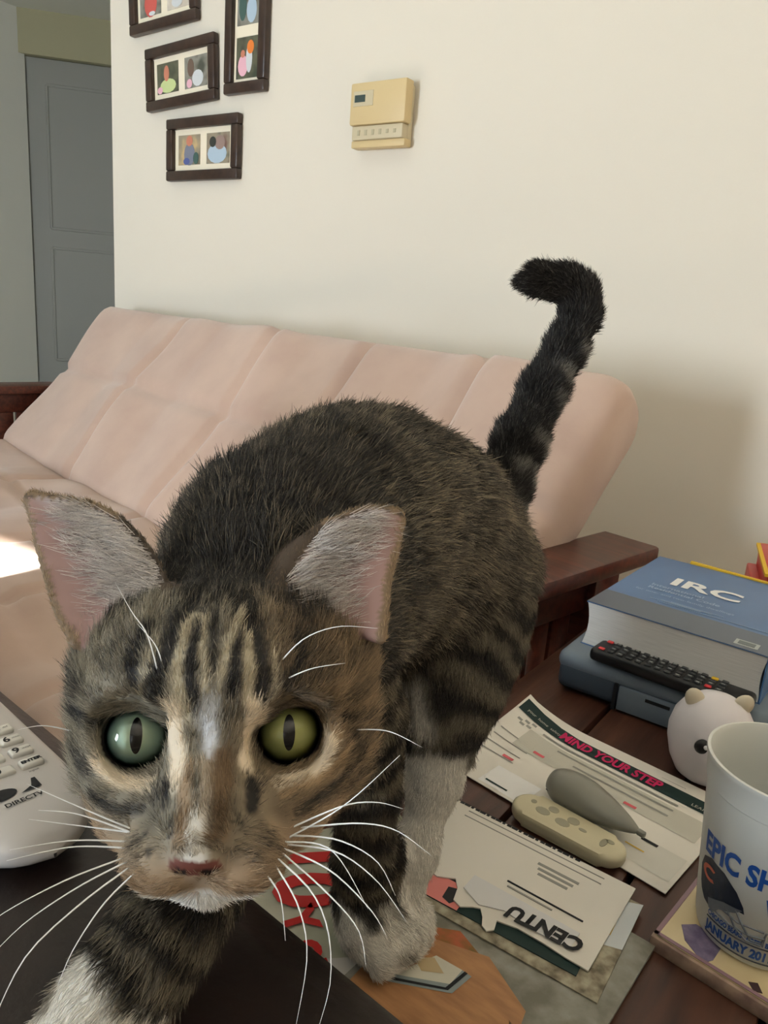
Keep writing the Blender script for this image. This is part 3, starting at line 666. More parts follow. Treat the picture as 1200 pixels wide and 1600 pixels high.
# --- body mesh with its colours
BASE = np.array([-.22, .30, .405])
me = bpy.data.meshes.new('cat'); me.from_pydata((CV-BASE).tolist(), [], CQ.tolist()); me.update(); smooth(me, 180)
at = me.color_attributes.new('coat', 'FLOAT_COLOR', 'POINT'); at.data.foreach_set('color', np.concatenate([np.clip(skin_c, 0, 1), np.ones((nV, 1))], 1).astype(np.float32).ravel())
def attr_mat(name, attr, rough, spec):
    m = bpy.data.materials.new(name); m.use_nodes = True; N = m.node_tree.nodes; L = m.node_tree.links; b = N['Principled BSDF']
    a = N.new('ShaderNodeAttribute'); a.attribute_name = attr; L.new(a.outputs['Color'], b.inputs['Base Color']); b.inputs['Roughness'].default_value = rough; b.inputs['Specular IOR Level'].default_value = spec
    return m
cat = link('cat', me, attr_mat('cat_skin', 'coat', .6, .3)); cat.location = BASE
tag(cat, 'brown tabby cat with white paws stepping from the table onto the sofa arm', 'cat')
# --- fur
def fur_object(name, roots, nrm, flw, length, lean, radius, cl, dk, wh, band=True, seed=1, jitter=.25):
    r = np.random.default_rng(seed); n = len(roots); K = 5
    t = flw-(flw*nrm).sum(1, keepdims=True)*nrm; t = vn(t)
    cj = np.stack([pnoise(roots, 420, 11), pnoise(roots, 420, 12), pnoise(roots, 420, 13)], 1)*.16+r.normal(size=(n, 3))*jitter*.6
    d0 = vn(nrm*np.cos(lean)[:, None]+t*np.sin(lean)[:, None]+cj); d1 = vn(nrm*np.cos(lean+.35)[:, None]+t*np.sin(lean+.35)[:, None]+cj*1.2)
    L = length*r.uniform(.65, 1.2, n); s = np.linspace(0, 1, K)
    P = roots[:, None]-nrm[:, None]*.0006+L[:, None, None]*(d0[:, None]*(s-.5*s*s)[None, :, None]+d1[:, None]*(.5*s*s)[None, :, None])
    tone = np.clip(dk+r.normal(size=n)*.18, 0, 1)
    pc = np.zeros((n, K, 4), np.float32); pc[..., 3] = 1
    bandw = np.array([.55, .45, .15, .0, .42]) if band else np.zeros(K)
    for k in range(K):
        dd = np.clip(tone+bandw[k]*(1-wh)*.55, 0, 1)[:, None]; pc[:, k, :3] = cl*(1-dd)+DARKC*dd
    pc[..., :3] *= r.uniform(.82, 1.15, n)[:, None, None]
    hc = bpy.data.hair_curves.new(name); hc.add_curves([K]*n)
    hc.points.foreach_set('position', (P-BASE).astype(np.float32).ravel())
    ra = hc.attributes.get('radius') or hc.attributes.new('radius', 'FLOAT', 'POINT')
    ra.data.foreach_set('value', (radius[:, None]*np.array([1, 1, .9, .65, .18])[None]).astype(np.float32).ravel())
    ca_ = hc.attributes.new('hair_colour', 'FLOAT_COLOR', 'POINT'); ca_.data.foreach_set('color', np.clip(pc, 0, 1).ravel())
    o = bpy.data.objects.new(name, hc); COL.objects.link(o); o.parent = cat; hc.materials.append(M_fur); return o
M_fur = attr_mat('cat_fur', 'hair_colour', .55, .35)
T = np.concatenate([CQ[:, [0, 1, 2]], CQ[:, [0, 2, 3]]]); ta = .5*np.linalg.norm(np.cross(CV[T[:, 1]]-CV[T[:, 0]], CV[T[:, 2]]-CV[T[:, 0]]), axis=1)
dens = np.select([RG == 6, RG >= 7, RG == 0, RG == 5], [6.0e6, 2.6e6, 1.8e6, 2.2e6], 2.4e6)
flen = np.select([RG == 6, RG >= 7, RG == 0, RG == 5], [.0072, .0030, .0135, .0102], .0072)
frad = np.select([RG == 6, RG >= 7, RG == 0, RG == 5], [.000085, .00007, .00017, .00018], .00012)
flean = np.select([RG == 6, RG >= 7, RG == 0, RG == 5], [1.12, 1.25, 1.12, .80], 1.10)
face = np.clip((hl[:, 1]+1.6)/2.0, 0, 1)*mH; flen = flen*(1-.42*face); flen = flen*np.where(mH, 1+.5*np.clip((np.abs(hl[:, 0])-3.2)/1.2, 0, 1)*(hl[:, 1] < -.5)*(RG == 6), 1)
flean = flean+.18*face; dens = dens*(1+.35*face)
paws_ = np.isin(RG, (1, 2, 3, 4)) & (whit > .5); flen = np.where(paws_, .0050, flen)
nofur = mN | rim | (ed < ER+.0016) | inner | (CV[:, 2] < .4075)
nofur |= mH & (ed < ER+.0030) & (hl[:, 2] > -.9)
dens = np.where(nofur, 0, dens)
exp_n = ta*dens[T].mean(1); cnt = RNG.poisson(exp_n); ti = np.repeat(np.arange(len(T)), cnt); nh = len(ti)
b1 = RNG.random(nh); b2 = RNG.random(nh); fl_ = b1+b2 > 1; b1[fl_] = 1-b1[fl_]; b2[fl_] = 1-b2[fl_]; W3 = np.stack([1-b1-b2, b1, b2], 1)
def itp(a):
    a = np.asarray(a, float); x = a[T[ti]]; return (x*W3[..., None]).sum(1) if x.ndim == 3 else (x*W3).sum(1)
okh = itp(nofur.astype(float)) < .5
fur = fur_object('fur', itp(CV)[okh], vn(itp(CN))[okh], itp(flow)[okh], itp(flen)[okh], itp(flean)[okh], itp(frad)[okh], itp(col)[okh], itp(dark)[okh], itp(whit)[okh])
fur['kind'] = 'stuff'
# long pale hairs inside the ears
er_, en_, ef_ = [], [], []
for G, sgn in ((EARS[0], -1), (EARS[1], 1)):
    for _ in range(3600):
        v = RNG.beta(1.1, 1.9)*.8; u = RNG.beta(1.1, 2.2)*.75; j = v*(G.shape[0]-1); i = u*(G.shape[1]-1); j0, i0 = int(j), int(i)
        p = G[j0, i0]*(1-(j-j0))*(1-(i-i0))+G[min(j0+1, 25), i0]*(j-j0)*(1-(i-i0))+G[j0, min(i0+1, 10)]*(1-(j-j0))*(i-i0)+G[min(j0+1, 25), min(i0+1, 10)]*(j-j0)*(i-i0)
        er_.append(p-FW*.0015); en_.append(-FW); ef_.append(CR*sgn*.8+CU*RNG.uniform(-.35, .35))
er_ = np.array(er_); ne = len(er_)
fur_object('ear_hair', er_, np.array(en_), np.array(ef_), np.full(ne, .0100), np.full(ne, 1.22), np.full(ne, .00009), np.tile(C(214, 204, 196), (ne, 1)), RNG.uniform(0, .35, ne), np.ones(ne), band=False, seed=5)['kind'] = 'stuff'
# --- eyes
def iris_mat(name, c1, c2, c3):
    m = bpy.data.materials.new(name); m.use_nodes = True; N = m.node_tree.nodes; L = m.node_tree.links; b = N['Principled BSDF']
    tc = N.new('ShaderNodeTexCoord'); sp = N.new('ShaderNodeSeparateXYZ'); L.new(tc.outputs['Object'], sp.inputs[0])
    cm = N.new('ShaderNodeCombineXYZ'); L.new(sp.outputs[0], cm.inputs[0]); L.new(sp.outputs[1], cm.inputs[1])
    ln = N.new('ShaderNodeVectorMath'); ln.operation = 'LENGTH'; L.new(cm.outputs[0], ln.inputs[0])
    nz = N.new('ShaderNodeTexNoise'); nz.inputs['Scale'].default_value = 900; L.new(tc.outputs['Object'], nz.inputs['Vector'])
    ad = N.new('ShaderNodeMath'); ad.operation = 'MULTIPLY_ADD'; ad.inputs[1].default_value = .0016; L.new(nz.outputs['Fac'], ad.inputs[0]); L.new(ln.outputs['Value'], ad.inputs[2])
    mr = N.new('ShaderNodeMapRange'); mr.inputs[1].default_value = 0; mr.inputs[2].default_value = .0125; L.new(ad.outputs[0], mr.inputs[0])
    cr = N.new('ShaderNodeValToRGB'); e = cr.color_ramp.elements; e[0].position = .15; e[0].color = c1; e[1].position = .62; e[1].color = c2; k = e.new(.90); k.color = c3; k = e.new(.985); k.color = srgb(20, 16, 14)
    L.new(mr.outputs[0], cr.inputs[0]); L.new(cr.outputs[0], b.inputs['Base Color']); b.inputs['Roughness'].default_value = .5; return m
M_pupil = mat('pupil', srgb(6, 8, 10), .3, .3)
def cornea_mat():
    m = bpy.data.materials.new('cornea'); m.use_nodes = True; N = m.node_tree.nodes; L = m.node_tree.links
    for n in list(N): N.remove(n)
    o = N.new('ShaderNodeOutputMaterial'); tr = N.new('ShaderNodeBsdfTransparent'); gl = N.new('ShaderNodeBsdfGlossy'); gl.inputs['Roughness'].default_value = .02; fr = N.new('ShaderNodeFresnel'); fr.inputs[0].default_value = 1.5; mx = N.new('ShaderNodeMixShader')
    L.new(fr.outputs[0], mx.inputs[0]); L.new(tr.outputs[0], mx.inputs[1]); L.new(gl.outputs[0], mx.inputs[2]); L.new(mx.outputs[0], o.inputs[0]); return m
M_corn = cornea_mat()
for gi, ((c, out), im) in enumerate(zip(EYES, (iris_mat('iris_window_tint', srgb(222, 242, 204), srgb(206, 246, 226), srgb(160, 210, 186)), iris_mat('iris_olive', srgb(200, 202, 120), srgb(184, 190, 112), srgb(136, 144, 78))))):  # left iris paler and bluer; window reflection put into its colour
    zx = vn(hx-out*(hx@out)); zy = np.cross(out, zx); M4 = Matrix((( zx[0], zy[0], out[0], c[0]-BASE[0]), (zx[1], zy[1], out[1], c[1]-BASE[1]), (zx[2], zy[2], out[2], c[2]-BASE[2]), (0, 0, 0, 1)))
    mb = MB(); bmesh.ops.create_uvsphere(mb.bm, u_segments=40, v_segments=28, radius=ER-.0004)
    for v in mb.bm.verts:
        if v.co.z > .0030: v.co.z = .0030+(v.co.z-.0030)*.85       # flatter iris
    eye = mb.build('eye', im, cat, ang=180); eye.matrix_local = M4
    pu = MB().grid(lambda u, v: (.0019*v*math.cos(2*math.pi*u), .0056*v*math.sin(2*math.pi*u)*1.0, math.sqrt(max(0, (ER-.0004)**2-(.0056*v*math.sin(2*math.pi*u))**2-(.0019*v*math.cos(2*math.pi*u))**2))*.85+.0030*.15+.0002), 28, 5, closed_u=True)
    pu.build('pupil', M_pupil, eye)
    co = MB(); bmesh.ops.create_uvsphere(co.bm, u_segments=40, v_segments=28, radius=ER+.00005); bmesh.ops.delete(co.bm, geom=[v for v in co.bm.verts if v.co.z < .003], context='VERTS')
    co.build('cornea', M_corn, eye, ang=180)
# --- whiskers
M_whisk = mat('whisker_white', srgb(240, 240, 240), .35, .5)
def whisker(pts, r=.00032):
    P = [np.array(D(*p)) for p in pts]; r0 = onhead(pts[0][0], pts[0][1]); off = r0+vn(r0-CAM)*.001-P[0]; P = [q+off*(1-i/max(1, len(P)-1))**1.0 for i, q in enumerate(P)]
    n = 14; out = []
    for i in range(n):
        t = i/(n-1)*(len(P)-1); k = min(int(t), len(P)-2); f = t-k; p0, p1, p2, p3 = P[max(k-1, 0)], P[k], P[k+1], P[min(k+2, len(P)-1)]
        out.append(.5*((2*p1)+(-p0+p2)*f+(2*p0-5*p1+4*p2-p3)*f*f+(-p0+3*p1-3*p2+p3)*f**3)-BASE)
    MB().tube(out, [r*(1-.85*(i/(n-1))**1.3) for i in range(n)], 6).build('whisker', M_whisk, cat)
d0 = .225
W = [[(200, 1290, .226), (130, 1262, .222), (42, 1225, .218)], [(200, 1296, .226), (120, 1270, .22), (60, 1266, .215)], [(198, 1298, .226), (130, 1290, .222), (45, 1280, .215)],
     [(192, 1312, .225), (110, 1312, .217), (15, 1328, .207)], [(192, 1322, .225), (110, 1322, .217), (10, 1345, .205)],
     [(190, 1336, .224), (110, 1368, .213), (30, 1410, .203), (-30, 1450, .197)], [(195, 1345, .223), (120, 1385, .213), (40, 1440, .203), (-20, 1500, .196)], [(200, 1352, .223), (130, 1405, .212), (50, 1480, .200), (5, 1560, .193), (-10, 1610, .19)],
     [(208, 1360, .222), (160, 1410, .214), (115, 1480, .205), (90, 1540, .2)],[(455, 1312, .228), (540, 1260, .222), (625, 1180, .215)], [(462, 1288, .229), (540, 1256, .224), (590, 1252, .221), (630, 1264, .218)], [(470, 1300, .229), (560, 1291, .221), (620, 1300, .216), (675, 1338, .211)],
     [(455, 1318, .227), (530, 1330, .219), (590, 1375, .212), (635, 1440, .207)], [(450, 1326, .226), (520, 1360, .217), (580, 1420, .209), (605, 1465, .206)], [(446, 1332, .226), (510, 1390, .216), (560, 1450, .209), (572, 1510, .205)],
     [(440, 1340, .225), (490, 1390, .217), (515, 1450, .211), (518, 1530, .206), (498, 1605, .203)], [(436, 1345, .225), (470, 1410, .216), (482, 1490, .208), (462, 1605, .203)], [(420, 1362, .224), (440, 1400, .218), (446, 1470, .213)],
     [(450, 1310, .227), (520, 1325, .22), (575, 1420, .212)], [(462, 1306, .228), (530, 1312, .221), (590, 1345, .214), (618, 1400, .21)],
     [(560, 1135, .245), (610, 1140, .24), (660, 1168, .235)], [(100, 1140, .25), (60, 1132, .246), (28, 1140, .243)],
     [(446, 1028, .243), (480, 995, .235), (530, 978, .23), (590, 982, .226)], [(452, 1056, .242), (490, 1042, .235), (540, 1036, .23)], [(243, 1045, .243), (228, 990, .236), (205, 955, .231), (180, 910, .227)], [(250, 1050, .243), (240, 1010, .237), (215, 975, .232)]]
for w in W: whisker(w, .00028 if w[0][1] > 1150 else .00024)
# ------------------------------------------------------------------ things on the table
def T_(px, py, z): q = onz(px, py, z); return (q[0], q[1])
M_paper = mat('white_paper', srgb(226, 220, 210), .7, .2); M_paper2 = mat('paper_grey', srgb(196, 192, 180), .7, .2); M_ink = mat('ink_black', srgb(38, 38, 40), .6, .2); M_inkg = mat('ink_grey', srgb(150, 148, 142), .7, .2)
M_green = mat('ink_dark_green', srgb(36, 54, 52), .6, .2); M_mag = mat('ink_magenta', srgb(196, 44, 96), .6, .2); M_red = mat('ink_red', srgb(206, 40, 38), .5, .3); M_yel = mat('ink_yellow', srgb(226, 184, 58), .6, .2); M_pinkp = mat('ink_pink', srgb(222, 134, 128), .6, .2)
def sheet(name, label, cat_, cx, cy, w, h, rz, z, th, m, bend=None, group=None, pages=None):
    """a flat or curled sheet or magazine: root at its middle, local x right, y away"""
    t = thing(name, label, cat_, (cx, cy, z), rz, group)
    bend = bend or (lambda x, y: 0.0)
    n = 24; mb = MB(); V = [[None]*(n+1) for _ in range(n+1)]; Bt = [[None]*(n+1) for _ in range(n+1)]
    for i in range(n+1):
        for j in range(n+1):
            x = (i/n-.5)*w; y = (j/n-.5)*h; b = bend(x, y); V[i][j] = mb.bm.verts.new((x, y, th+b)); Bt[i][j] = mb.bm.verts.new((x, y, b))
    for i in range(n):
        for j in range(n):
            mb.bm.faces.new((V[i][j], V[i+1][j], V[i+1][j+1], V[i][j+1])); mb.bm.faces.new((Bt[i][j], Bt[i][j+1], Bt[i+1][j+1], Bt[i+1][j]))
    for i in range(n):
        mb.bm.faces.new((V[i][0], Bt[i][0], Bt[i+1][0], V[i+1][0])); mb.bm.faces.new((V[i][n], V[i+1][n], Bt[i+1][n], Bt[i][n]))
        mb.bm.faces.new((V[0][i], V[0][i+1], Bt[0][i+1], Bt[0][i])); mb.bm.faces.new((V[n][i], Bt[n][i], Bt[n][i+1], V[n][i+1]))
    mb.build('sheet' if pages is None else 'cover', m, t)
    def patch(nm, pts, mm, dz=.0003, label=None):
        # flat print: polygon subdivided so that it follows the sheet
        q = MB(); bm = q.bm; f = bm.faces.new([bm.verts.new((p[0], p[1], 0)) for p in pts]); bmesh.ops.triangulate(bm, faces=[f]); bmesh.ops.subdivide_edges(bm, edges=bm.edges[:], cuts=9, use_grid_fill=True)
        for v in bm.verts: v.co.z = th+bend(v.co.x, v.co.y)+dz
        o = q.build(nm, mm, t, sm=False)
        if label: o['label'] = label
        return o
    def write(nm, body, size, x, y, mm, rot=0, bold=0, xs=1.0, dz=.0010, shear=0.0):
        return lettering(nm, body, size, (x, y, 0), rot, mm, t, bold=bold, xs=xs, shear=shear, fn=lambda c: Vector((c.x, c.y, th+bend(c.x, c.y)+dz)))
    def bar(nm, x, y, w_, h_, mm, dz=.0003): return patch(nm, [(x, y), (x+w_, y), (x+w_, y+h_), (x, y+h_)], mm, dz)
    return t, patch, write, bar
# magazine with red lettering under the paws
rz = math.radians(-30)
M_cov = mat('cover_sage', srgb(196, 192, 172), .35, .4, col2=srgb(170, 172, 150), scale=26)
t, patch, write, bar = sheet('magazine', 'glossy magazine with red lettering under the cat front paw', 'magazine', -.208, .308, .150, .118, rz, TZ+.0002, .0016, M_cov, pages=1)
patch('cover_photo', [(.010, -.059), (.075, -.059), (.075, -.028), (.045, -.020)], mat('cover_dark', srgb(64, 66, 50), .4, .3, col2=srgb(120, 116, 96), scale=60))  # darker mottled patch along the cover's near edge
patch('white_panel', [(.020, -.052), (.075, -.052), (.075, .058), (.050, .058)], mat('cover_white', srgb(206, 202, 196), .35, .4))
write('cover_title', 'amo', .030, -.072, .022, mat('title_white', srgb(232, 230, 222), .4), bold=.0006)
write('cover_numeral', '10', .062, -.070, -.034, M_red, rot=math.radians(-14), bold=.0022, xs=.9)
write('cover_line', 'Y or', .026, -.012, -.046, M_red, rot=math.radians(2), bold=.0012)
bar('cover_tag', -.050, .048, .024, .008, M_red); write('cover_tag_text', 'FREE', .006, -.046, .0500, M_paper, dz=.0008)
# big catalogue: wooden hexagon board and grey box on the cover
M_terr = mat('cover_terrazzo', srgb(150, 148, 138), .35, .4, col2=srgb(110, 106, 92), scale=60, detail=6)
t, patch, write, bar = sheet('catalogue', 'home catalogue showing a wooden hexagon board and a grey box', 'catalogue', -.124, .325, .118, .150, math.radians(-3), TZ+.0022, .0022, M_terr, pages=1)
M_board = mat('print_board', srgb(182, 134, 92), .4, .3, col2=srgb(160, 114, 78), scale=20, stretch=(2, 9, 1)); M_bedge = mat('print_board_edge', srgb(128, 82, 54), .4, .3)
hexp = [(-.054, -.074), (.018, -.074), (.032, -.052), (.024, -.016), (-.008, .000), (-.040, -.012), (-.056, -.046)]
patch('board_edge_print', [(-.047, -.0745), (.015, -.0745), (.0335, -.057), (.030, -.048), (.010, -.066)], M_bedge, .0003); patch('board_print', hexp, M_board, .0005)
patch('box_top_print', [(-.040, -.046), (-.014, -.030), (-.014, -.018), (-.030, -.020)], mat('print_box_top', srgb(206, 202, 186), .4), .0008)
patch('box_side_print', [(-.040, -.052), (-.010, -.034), (-.008, -.018), (-.014, -.018), (-.014, -.030), (-.040, -.046)], mat('print_box_side', srgb(136, 146, 146), .4), .0008)
patch('box_band_print', [(-.040, -.0505), (-.0125, -.0340), (-.0105, -.018), (-.0125, -.018), (-.0145, -.0335), (-.040, -.0485)], M_ink, .001)
patch('rope_print', [(-.038, -.030), (-.030, -.022), (-.020, -.027), (-.030, -.034)], mat('print_rope', srgb(190, 168, 130), .4), .001)
patch('strip_print', [(.020, -.026), (.058, -.056), (.058, -.063), (.024, -.034)], mat('print_wood_strip', srgb(150, 120, 92), .4), .0005)
patch('flower_print', [(-.052, -.010), (-.030, .004), (-.008, -.004), (-.020, -.014), (-.040, -.018)], mat('print_green_flower', srgb(110, 96, 46), .4, .3, col2=srgb(180, 96, 60), scale=90), .0004)
# newsprint flyer with yellow tag
M_news = mat('newsprint', srgb(176, 168, 146), .7, .2, col2=srgb(110, 100, 84), scale=120, detail=8)
t, patch, write, bar = sheet('newsprint_flyer', 'grey printed flyer with a yellow tag under the torn envelope', 'flyer', -.146, .377, .142, .086, math.radians(2), TZ+.0046, .0008, M_news)
bar('yellow_tag', .052, .006, .010, .024, M_yel); write('tag_text', 'save', .006, .060, .010, M_ink, rot=math.pi/2, dz=.0006)
patch('pale_corner', [(.040, .030), (.071, .043), (.071, .0), (.052, -.006)], mat('print_pale', srgb(206, 200, 180), .6), .0002)
# dark green card with a pink end
t, patch, write, bar = sheet('leaflet', 'dark green leaflet with a pink end beneath the envelope', 'leaflet', -.140, .368, .100, .052, math.radians(3), TZ+.0056, .0005, M_green)
bar('pink_panel', -.050, -.026, .026, .020, M_pinkp); patch('print_figure', [(-.036, -.022), (-.030, -.024), (-.026, -.016), (-.031, -.010), (-.037, -.012)], M_ink, .0005)
# torn envelope, printed name upside down
env = thing('torn_envelope', 'white envelope torn open along its near edge', 'envelope', (-.158, .392, TZ+.0066), 0)
ew, eh = .146, .078
low = [(-.073, -.030), (-.050, -.033), (-.028, -.036), (-.018, -.030), (-.013, -.036), (-.010, -.046), (-.004, -.048), (.002, -.043), (.006, -.041), (.010, -.046), (.013, -.052), (.017, -.054), (.020, -.050), (.018, -.043), (.030, -.040), (.046, -.040), (.060, -.041), (.0735, -.041)]
mb = MB().prism(low+[(.0735, .039), (-.073, .039)], 0, .0009); mb.build('front', M_paper, env, sm=False)
mb = MB().prism([(-.010, -.034), (.004, -.040), (.018, -.034), (.040, -.036), (.060, -.034), (.060, -.020), (-.010, -.020)], .0012, .0017); mb.build('torn_flap', mat('paper_inner', srgb(216, 214, 214), .7), env, sm=False)
fn = lambda c: Vector((c.x, c.y, .0022+.0003*math.sin(c.x*200)))
lettering('return_name', 'CENTU', .0150, (.0655, -.0245, 0), math.pi+.06, M_ink, env, bold=.0007, xs=.92, fn=fn, shear=.15)
for k, (x, y, w_) in enumerate([(.058, -.010, .05), (.040, -.014, .03)]):
    o = MB().box((x-w_/2, y, .0012), (w_, .0012, .0004)).build('print_line', M_inkg if k else M_ink, env)
for k in range(3): MB().box((.030, .018-k*.0045, .0010), (.028-k*.004, .0022, .0002)).build('address_line', M_inkg, env)
for k in range(2): MB().box((.005, .0335-k*.006, .0010), (.10, .0008, .0002)).build('print_line', M_inkg, env)
for k in range(26): MB().box((-.070+k*.0042, .0385, .0010), (.002+.0012*(k % 3), .0022, .0003)).build('barcode_bar', M_ink, env)
# flyers "MIND YOUR STEP"
bend1 = lambda x, y: .016*max(0, (-x-.03)/.06)**2*max(0, (y+.03)/.09)
t, patch, write, bar = sheet('paper_sheet', 'plain white sheet under the flyer with the dark green band', 'paper', -.156, .5335, .186, .118, math.radians(-7), TZ+.0003, .0004, M_paper, bend=lambda x, y: bend1(x, y)*.7)
bar('print_line', .040, .048, .018, .0012, M_inkg); patch('print_swoosh', [(.058, .050), (.072, .040), (.074, .036), (.060, .047)], M_inkg)
t, patch, write, bar = sheet('safety_flyer', 'white flyer with dark green band reading MIND YOUR STEP', 'flyer', -.153, .5195, .186, .122, math.radians(-8), TZ+.0016, .0006, M_paper, bend=bend1)
patch('green_band', [(-.091, .056), (-.091, .040), (.088, .040), (.088, .056)], M_green)
write('headline', 'MIND YOUR STEP', .0150, -.050, .0428, M_mag, bold=.0006, xs=.76); write('band_small_text', 'your  home  safety', .0045, -.084, .0445, M_paper2); write('band_small_text', 'LEARN MORE', .0050, .066, .0425, M_paper2)
bar('grey_panel', -.070, .002, .156, .028, M_paper2); bar('grey_panel', .020, -.050, .070, .030, mat('paper_light', srgb(212, 208, 198), .7))
for k in range(3): bar('print_line', -.060+.02*k, .033-.009*k, .12-.02*k, .0022, M_inkg, .0006)
for k in range(4): bar('print_line', -.088, .010-.010*k, .034, .0012, M_inkg)
for k, (x, y) in enumerate([(-.085, .030), (-.079, .033), (-.073, .035), (-.081, .027), (-.075, .029)]): bar('dot_print', x, y, .0045, .0028, M_inkg)
for k, (x, y) in enumerate([(-.052, .006), (-.066, -.018), (.030, .004)]): bar('red_print', x, y, .010, .0032, mat('ink_soft_red', srgb(214, 96, 104), .6), .0006)
bar('white_panel', -.060, -.058, .040, .028, mat('paper_bright', srgb(236, 234, 232), .6)); bar('dark_line', -.056, -.054, .020, .0018, M_green, .0006)
bar('small_print', .058, -.024, .012, .003, M_ink, .0006); bar('yellow_line', .052, -.036, .014, .0012, M_yel, .0006)
# beige oblong tray and grey teardrop case on the flyer
M_beige = mat('beige_plastic', srgb(206, 196, 164), .45, .4); M_spot = mat('worn_grey', srgb(160, 154, 132), .6); M_greyp = mat('grey_plastic', srgb(136, 134, 124), .3, .5)
def capsule(L, R1, R2, n=14):
    pts = []
    for k in range(n+1): a = math.pi/2+math.pi*k/n; pts.append((-L/2+R1*math.cos(a), R1*math.sin(a)))
    for k in range(n+1): a = -math.pi/2+math.pi*k/n; pts.append((L/2+R2*math.cos(a), R2*math.sin(a)))
    return pts
a = onz(832, 1262, TZ+.01); b = onz(948, 1325, TZ+.01); c = (a+b)/2; rz = math.atan2(b[1]-a[1], b[0]-a[0])
tray = thing('plastic_tray', 'beige oblong plastic tray with worn grey spots on the flyer', 'tray', (c[0], c[1], TZ+.0026), rz)
Lb = np.linalg.norm((b-a)[:2]); MB().prism(capsule(Lb, .0145, .0130), 0, .010, .0035, 3).build('tray_body', M_beige, tray)
for x, y, rx, ry in [(-.030, .004, .0022, .0022), (-.020, -.001, .0055, .0040), (-.015, .006, .004, .0035), (-.004, -.002, .0055, .0040), (.001, .005, .0045, .004), (.010, .001, .003, .0016), (.026, 0, .0022, .005), (.029, .004, .003, .002)]:
    MB().prism([(x+rx*math.cos(2*math.pi*k/12), y+ry*math.sin(2*math.pi*k/12)) for k in range(12)], .0098, .0102).build('worn_spot', M_spot, tray, sm=False)
a = onz(878, 1228, TZ+.014); b = onz(968, 1292, TZ+.010); c = (a+b)/2; rz = math.atan2(b[1]-a[1], b[0]-a[0])
case = thing('teardrop_case', 'grey teardrop shaped plastic case leaning on the beige tray', 'case', (c[0], c[1], TZ+.0026), rz)
def drop(u, v):
    x = -.036+.076*u; w = .0165*math.sin(math.pi*min(1, (u*1.0)**.62))**.75+.0008; h = .0125*math.sin(math.pi*min(1, u**.55))**.7+.0006
    th = 2*math.pi*v; return (x, w*math.cos(th), .0125+h*math.sin(th))
MB().grid(lambda u, v: drop(u, v), 26, 25).build('case_shell', M_greyp, case, ang=80)
MB().box((.041, 0, .0125), (.006, .004, .004), .001).build('case_tip', M_greyp, case); MB().tube([(-.030, -.0125, .011), (-.010, -.0168, .0105), (.012, -.0118, .011), (.036, -.002, .012)], .0005).build('case_seam', mat('grey_seam', srgb(96, 94, 88), .4), case)
# grey device, code book, remote
M_dev = mat('device_grey', srgb(112, 124, 136), .45, .4); M_devd = mat('device_dark', srgb(66, 76, 88), .5, .4)
dev = thing('set_top_box', 'blue grey plastic box with rounded edges under the code book', 'device', (-.239, .657, TZ), math.radians(0.5))
MB().box((.150, .115, .0215), (.30, .23, .037), .008, 3).build('lower_case', M_devd, dev)
MB().box((.150, .117, .0325), (.304, .236, .020), .009, 4).build('upper_case', M_dev, dev)
MB().box((.100, -.0008, .015), (.076, .004, .024), .001).build('front_panel', M_dev, dev); MB().box((.059, -.0005, .015), (.0035, .0055, .026)).build('front_gap', mat('gap_black', srgb(16, 18, 22), .6), dev)
MB().box((.098, -.003, .022), (.022, .001, .003)).build('slot', mat('gap_black', srgb(16, 18, 22), .6), dev); MB().box((.150, -.0025, .014), (.026, .003, .018)).build('port', mat('gap_black', srgb(16, 18, 22), .6), dev)
M_blue = mat('cover_blue', srgb(62, 98, 146), .3, .5, col2=srgb(74, 112, 160), scale=9); M_bg = mat('cover_slate', srgb(78, 88, 104), .3, .5); M_pages = mat('page_block', srgb(232, 230, 228), .8, .1, col2=srgb(216, 214, 212), scale=40, stretch=(1, 1, 60)); M_wh = mat('cover_lettering', srgb(232, 232, 232), .4)
bk = thing('code_book', 'thick blue softcover code book lettered IRC on the grey box', 'book', (-.230, .686, TZ+.0425), math.radians(-2.0))
BW, BH, BT = .166, .212, .0445
def page_fn(u, v):
    lp = [(0, 0), (1, 0), (1, 1), (0, 1)]; s = (u*4) % 4; i = int(s); f = s-i; p, q = lp[i], lp[(i+1) % 4]; x = p[0]+(q[0]-p[0])*f; y = p[1]+(q[1]-p[1])*f
    bul = .003*math.sin(math.pi*v); return (.001+x*(BW-.002)+(bul if x < .5 else -bul)*1.0, .001+y*(BH-.002)+(bul*.4 if y < .5 else -bul*.4), .0008+v*(BT-.0016))
MB().grid(page_fn, 48, 7, closed_u=True).build('page_block', M_pages, bk, ang=50)
MB().box((BW/2, BH/2, .0004), (BW, BH, .0008)).build('back_cover', M_blue, bk)
def covz(x, y): return BT+.0022*math.exp(-x/.02)*math.exp(-y/.03)*0
cv = MB().box((BW/2, BH/2, BT-.0003), (BW, BH, .0010), .0003, 1).build('front_cover', M_blue, bk)
MB().box((BW/2, .024, BT+.00032), (BW-.0006, .0475, .0003)).build('cover_panel', M_bg, cv)
MB().box((BW-.0012, BH/2, BT/2), (.0012, BH, BT)).build('spine', M_blue, bk)
f0 = lambda c: Vector((c.x, c.y, BT+.0008))
lettering('cover_title', 'IRC', .038, (.040, .118, 0), math.radians(0), M_wh, cv, bold=.0011, xs=1.22, fn=f0)
M_wf = mat('cover_faint_lettering', srgb(150, 172, 200), .4)
lettering('cover_subtitle', 'International', .0105, (.028, .100, 0), 0, M_wf, cv, fn=f0, bold=.0002); lettering('cover_subtitle', 'Residential Code', .0105, (.028, .089, 0), 0, M_wf, cv, fn=f0, bold=.0002)
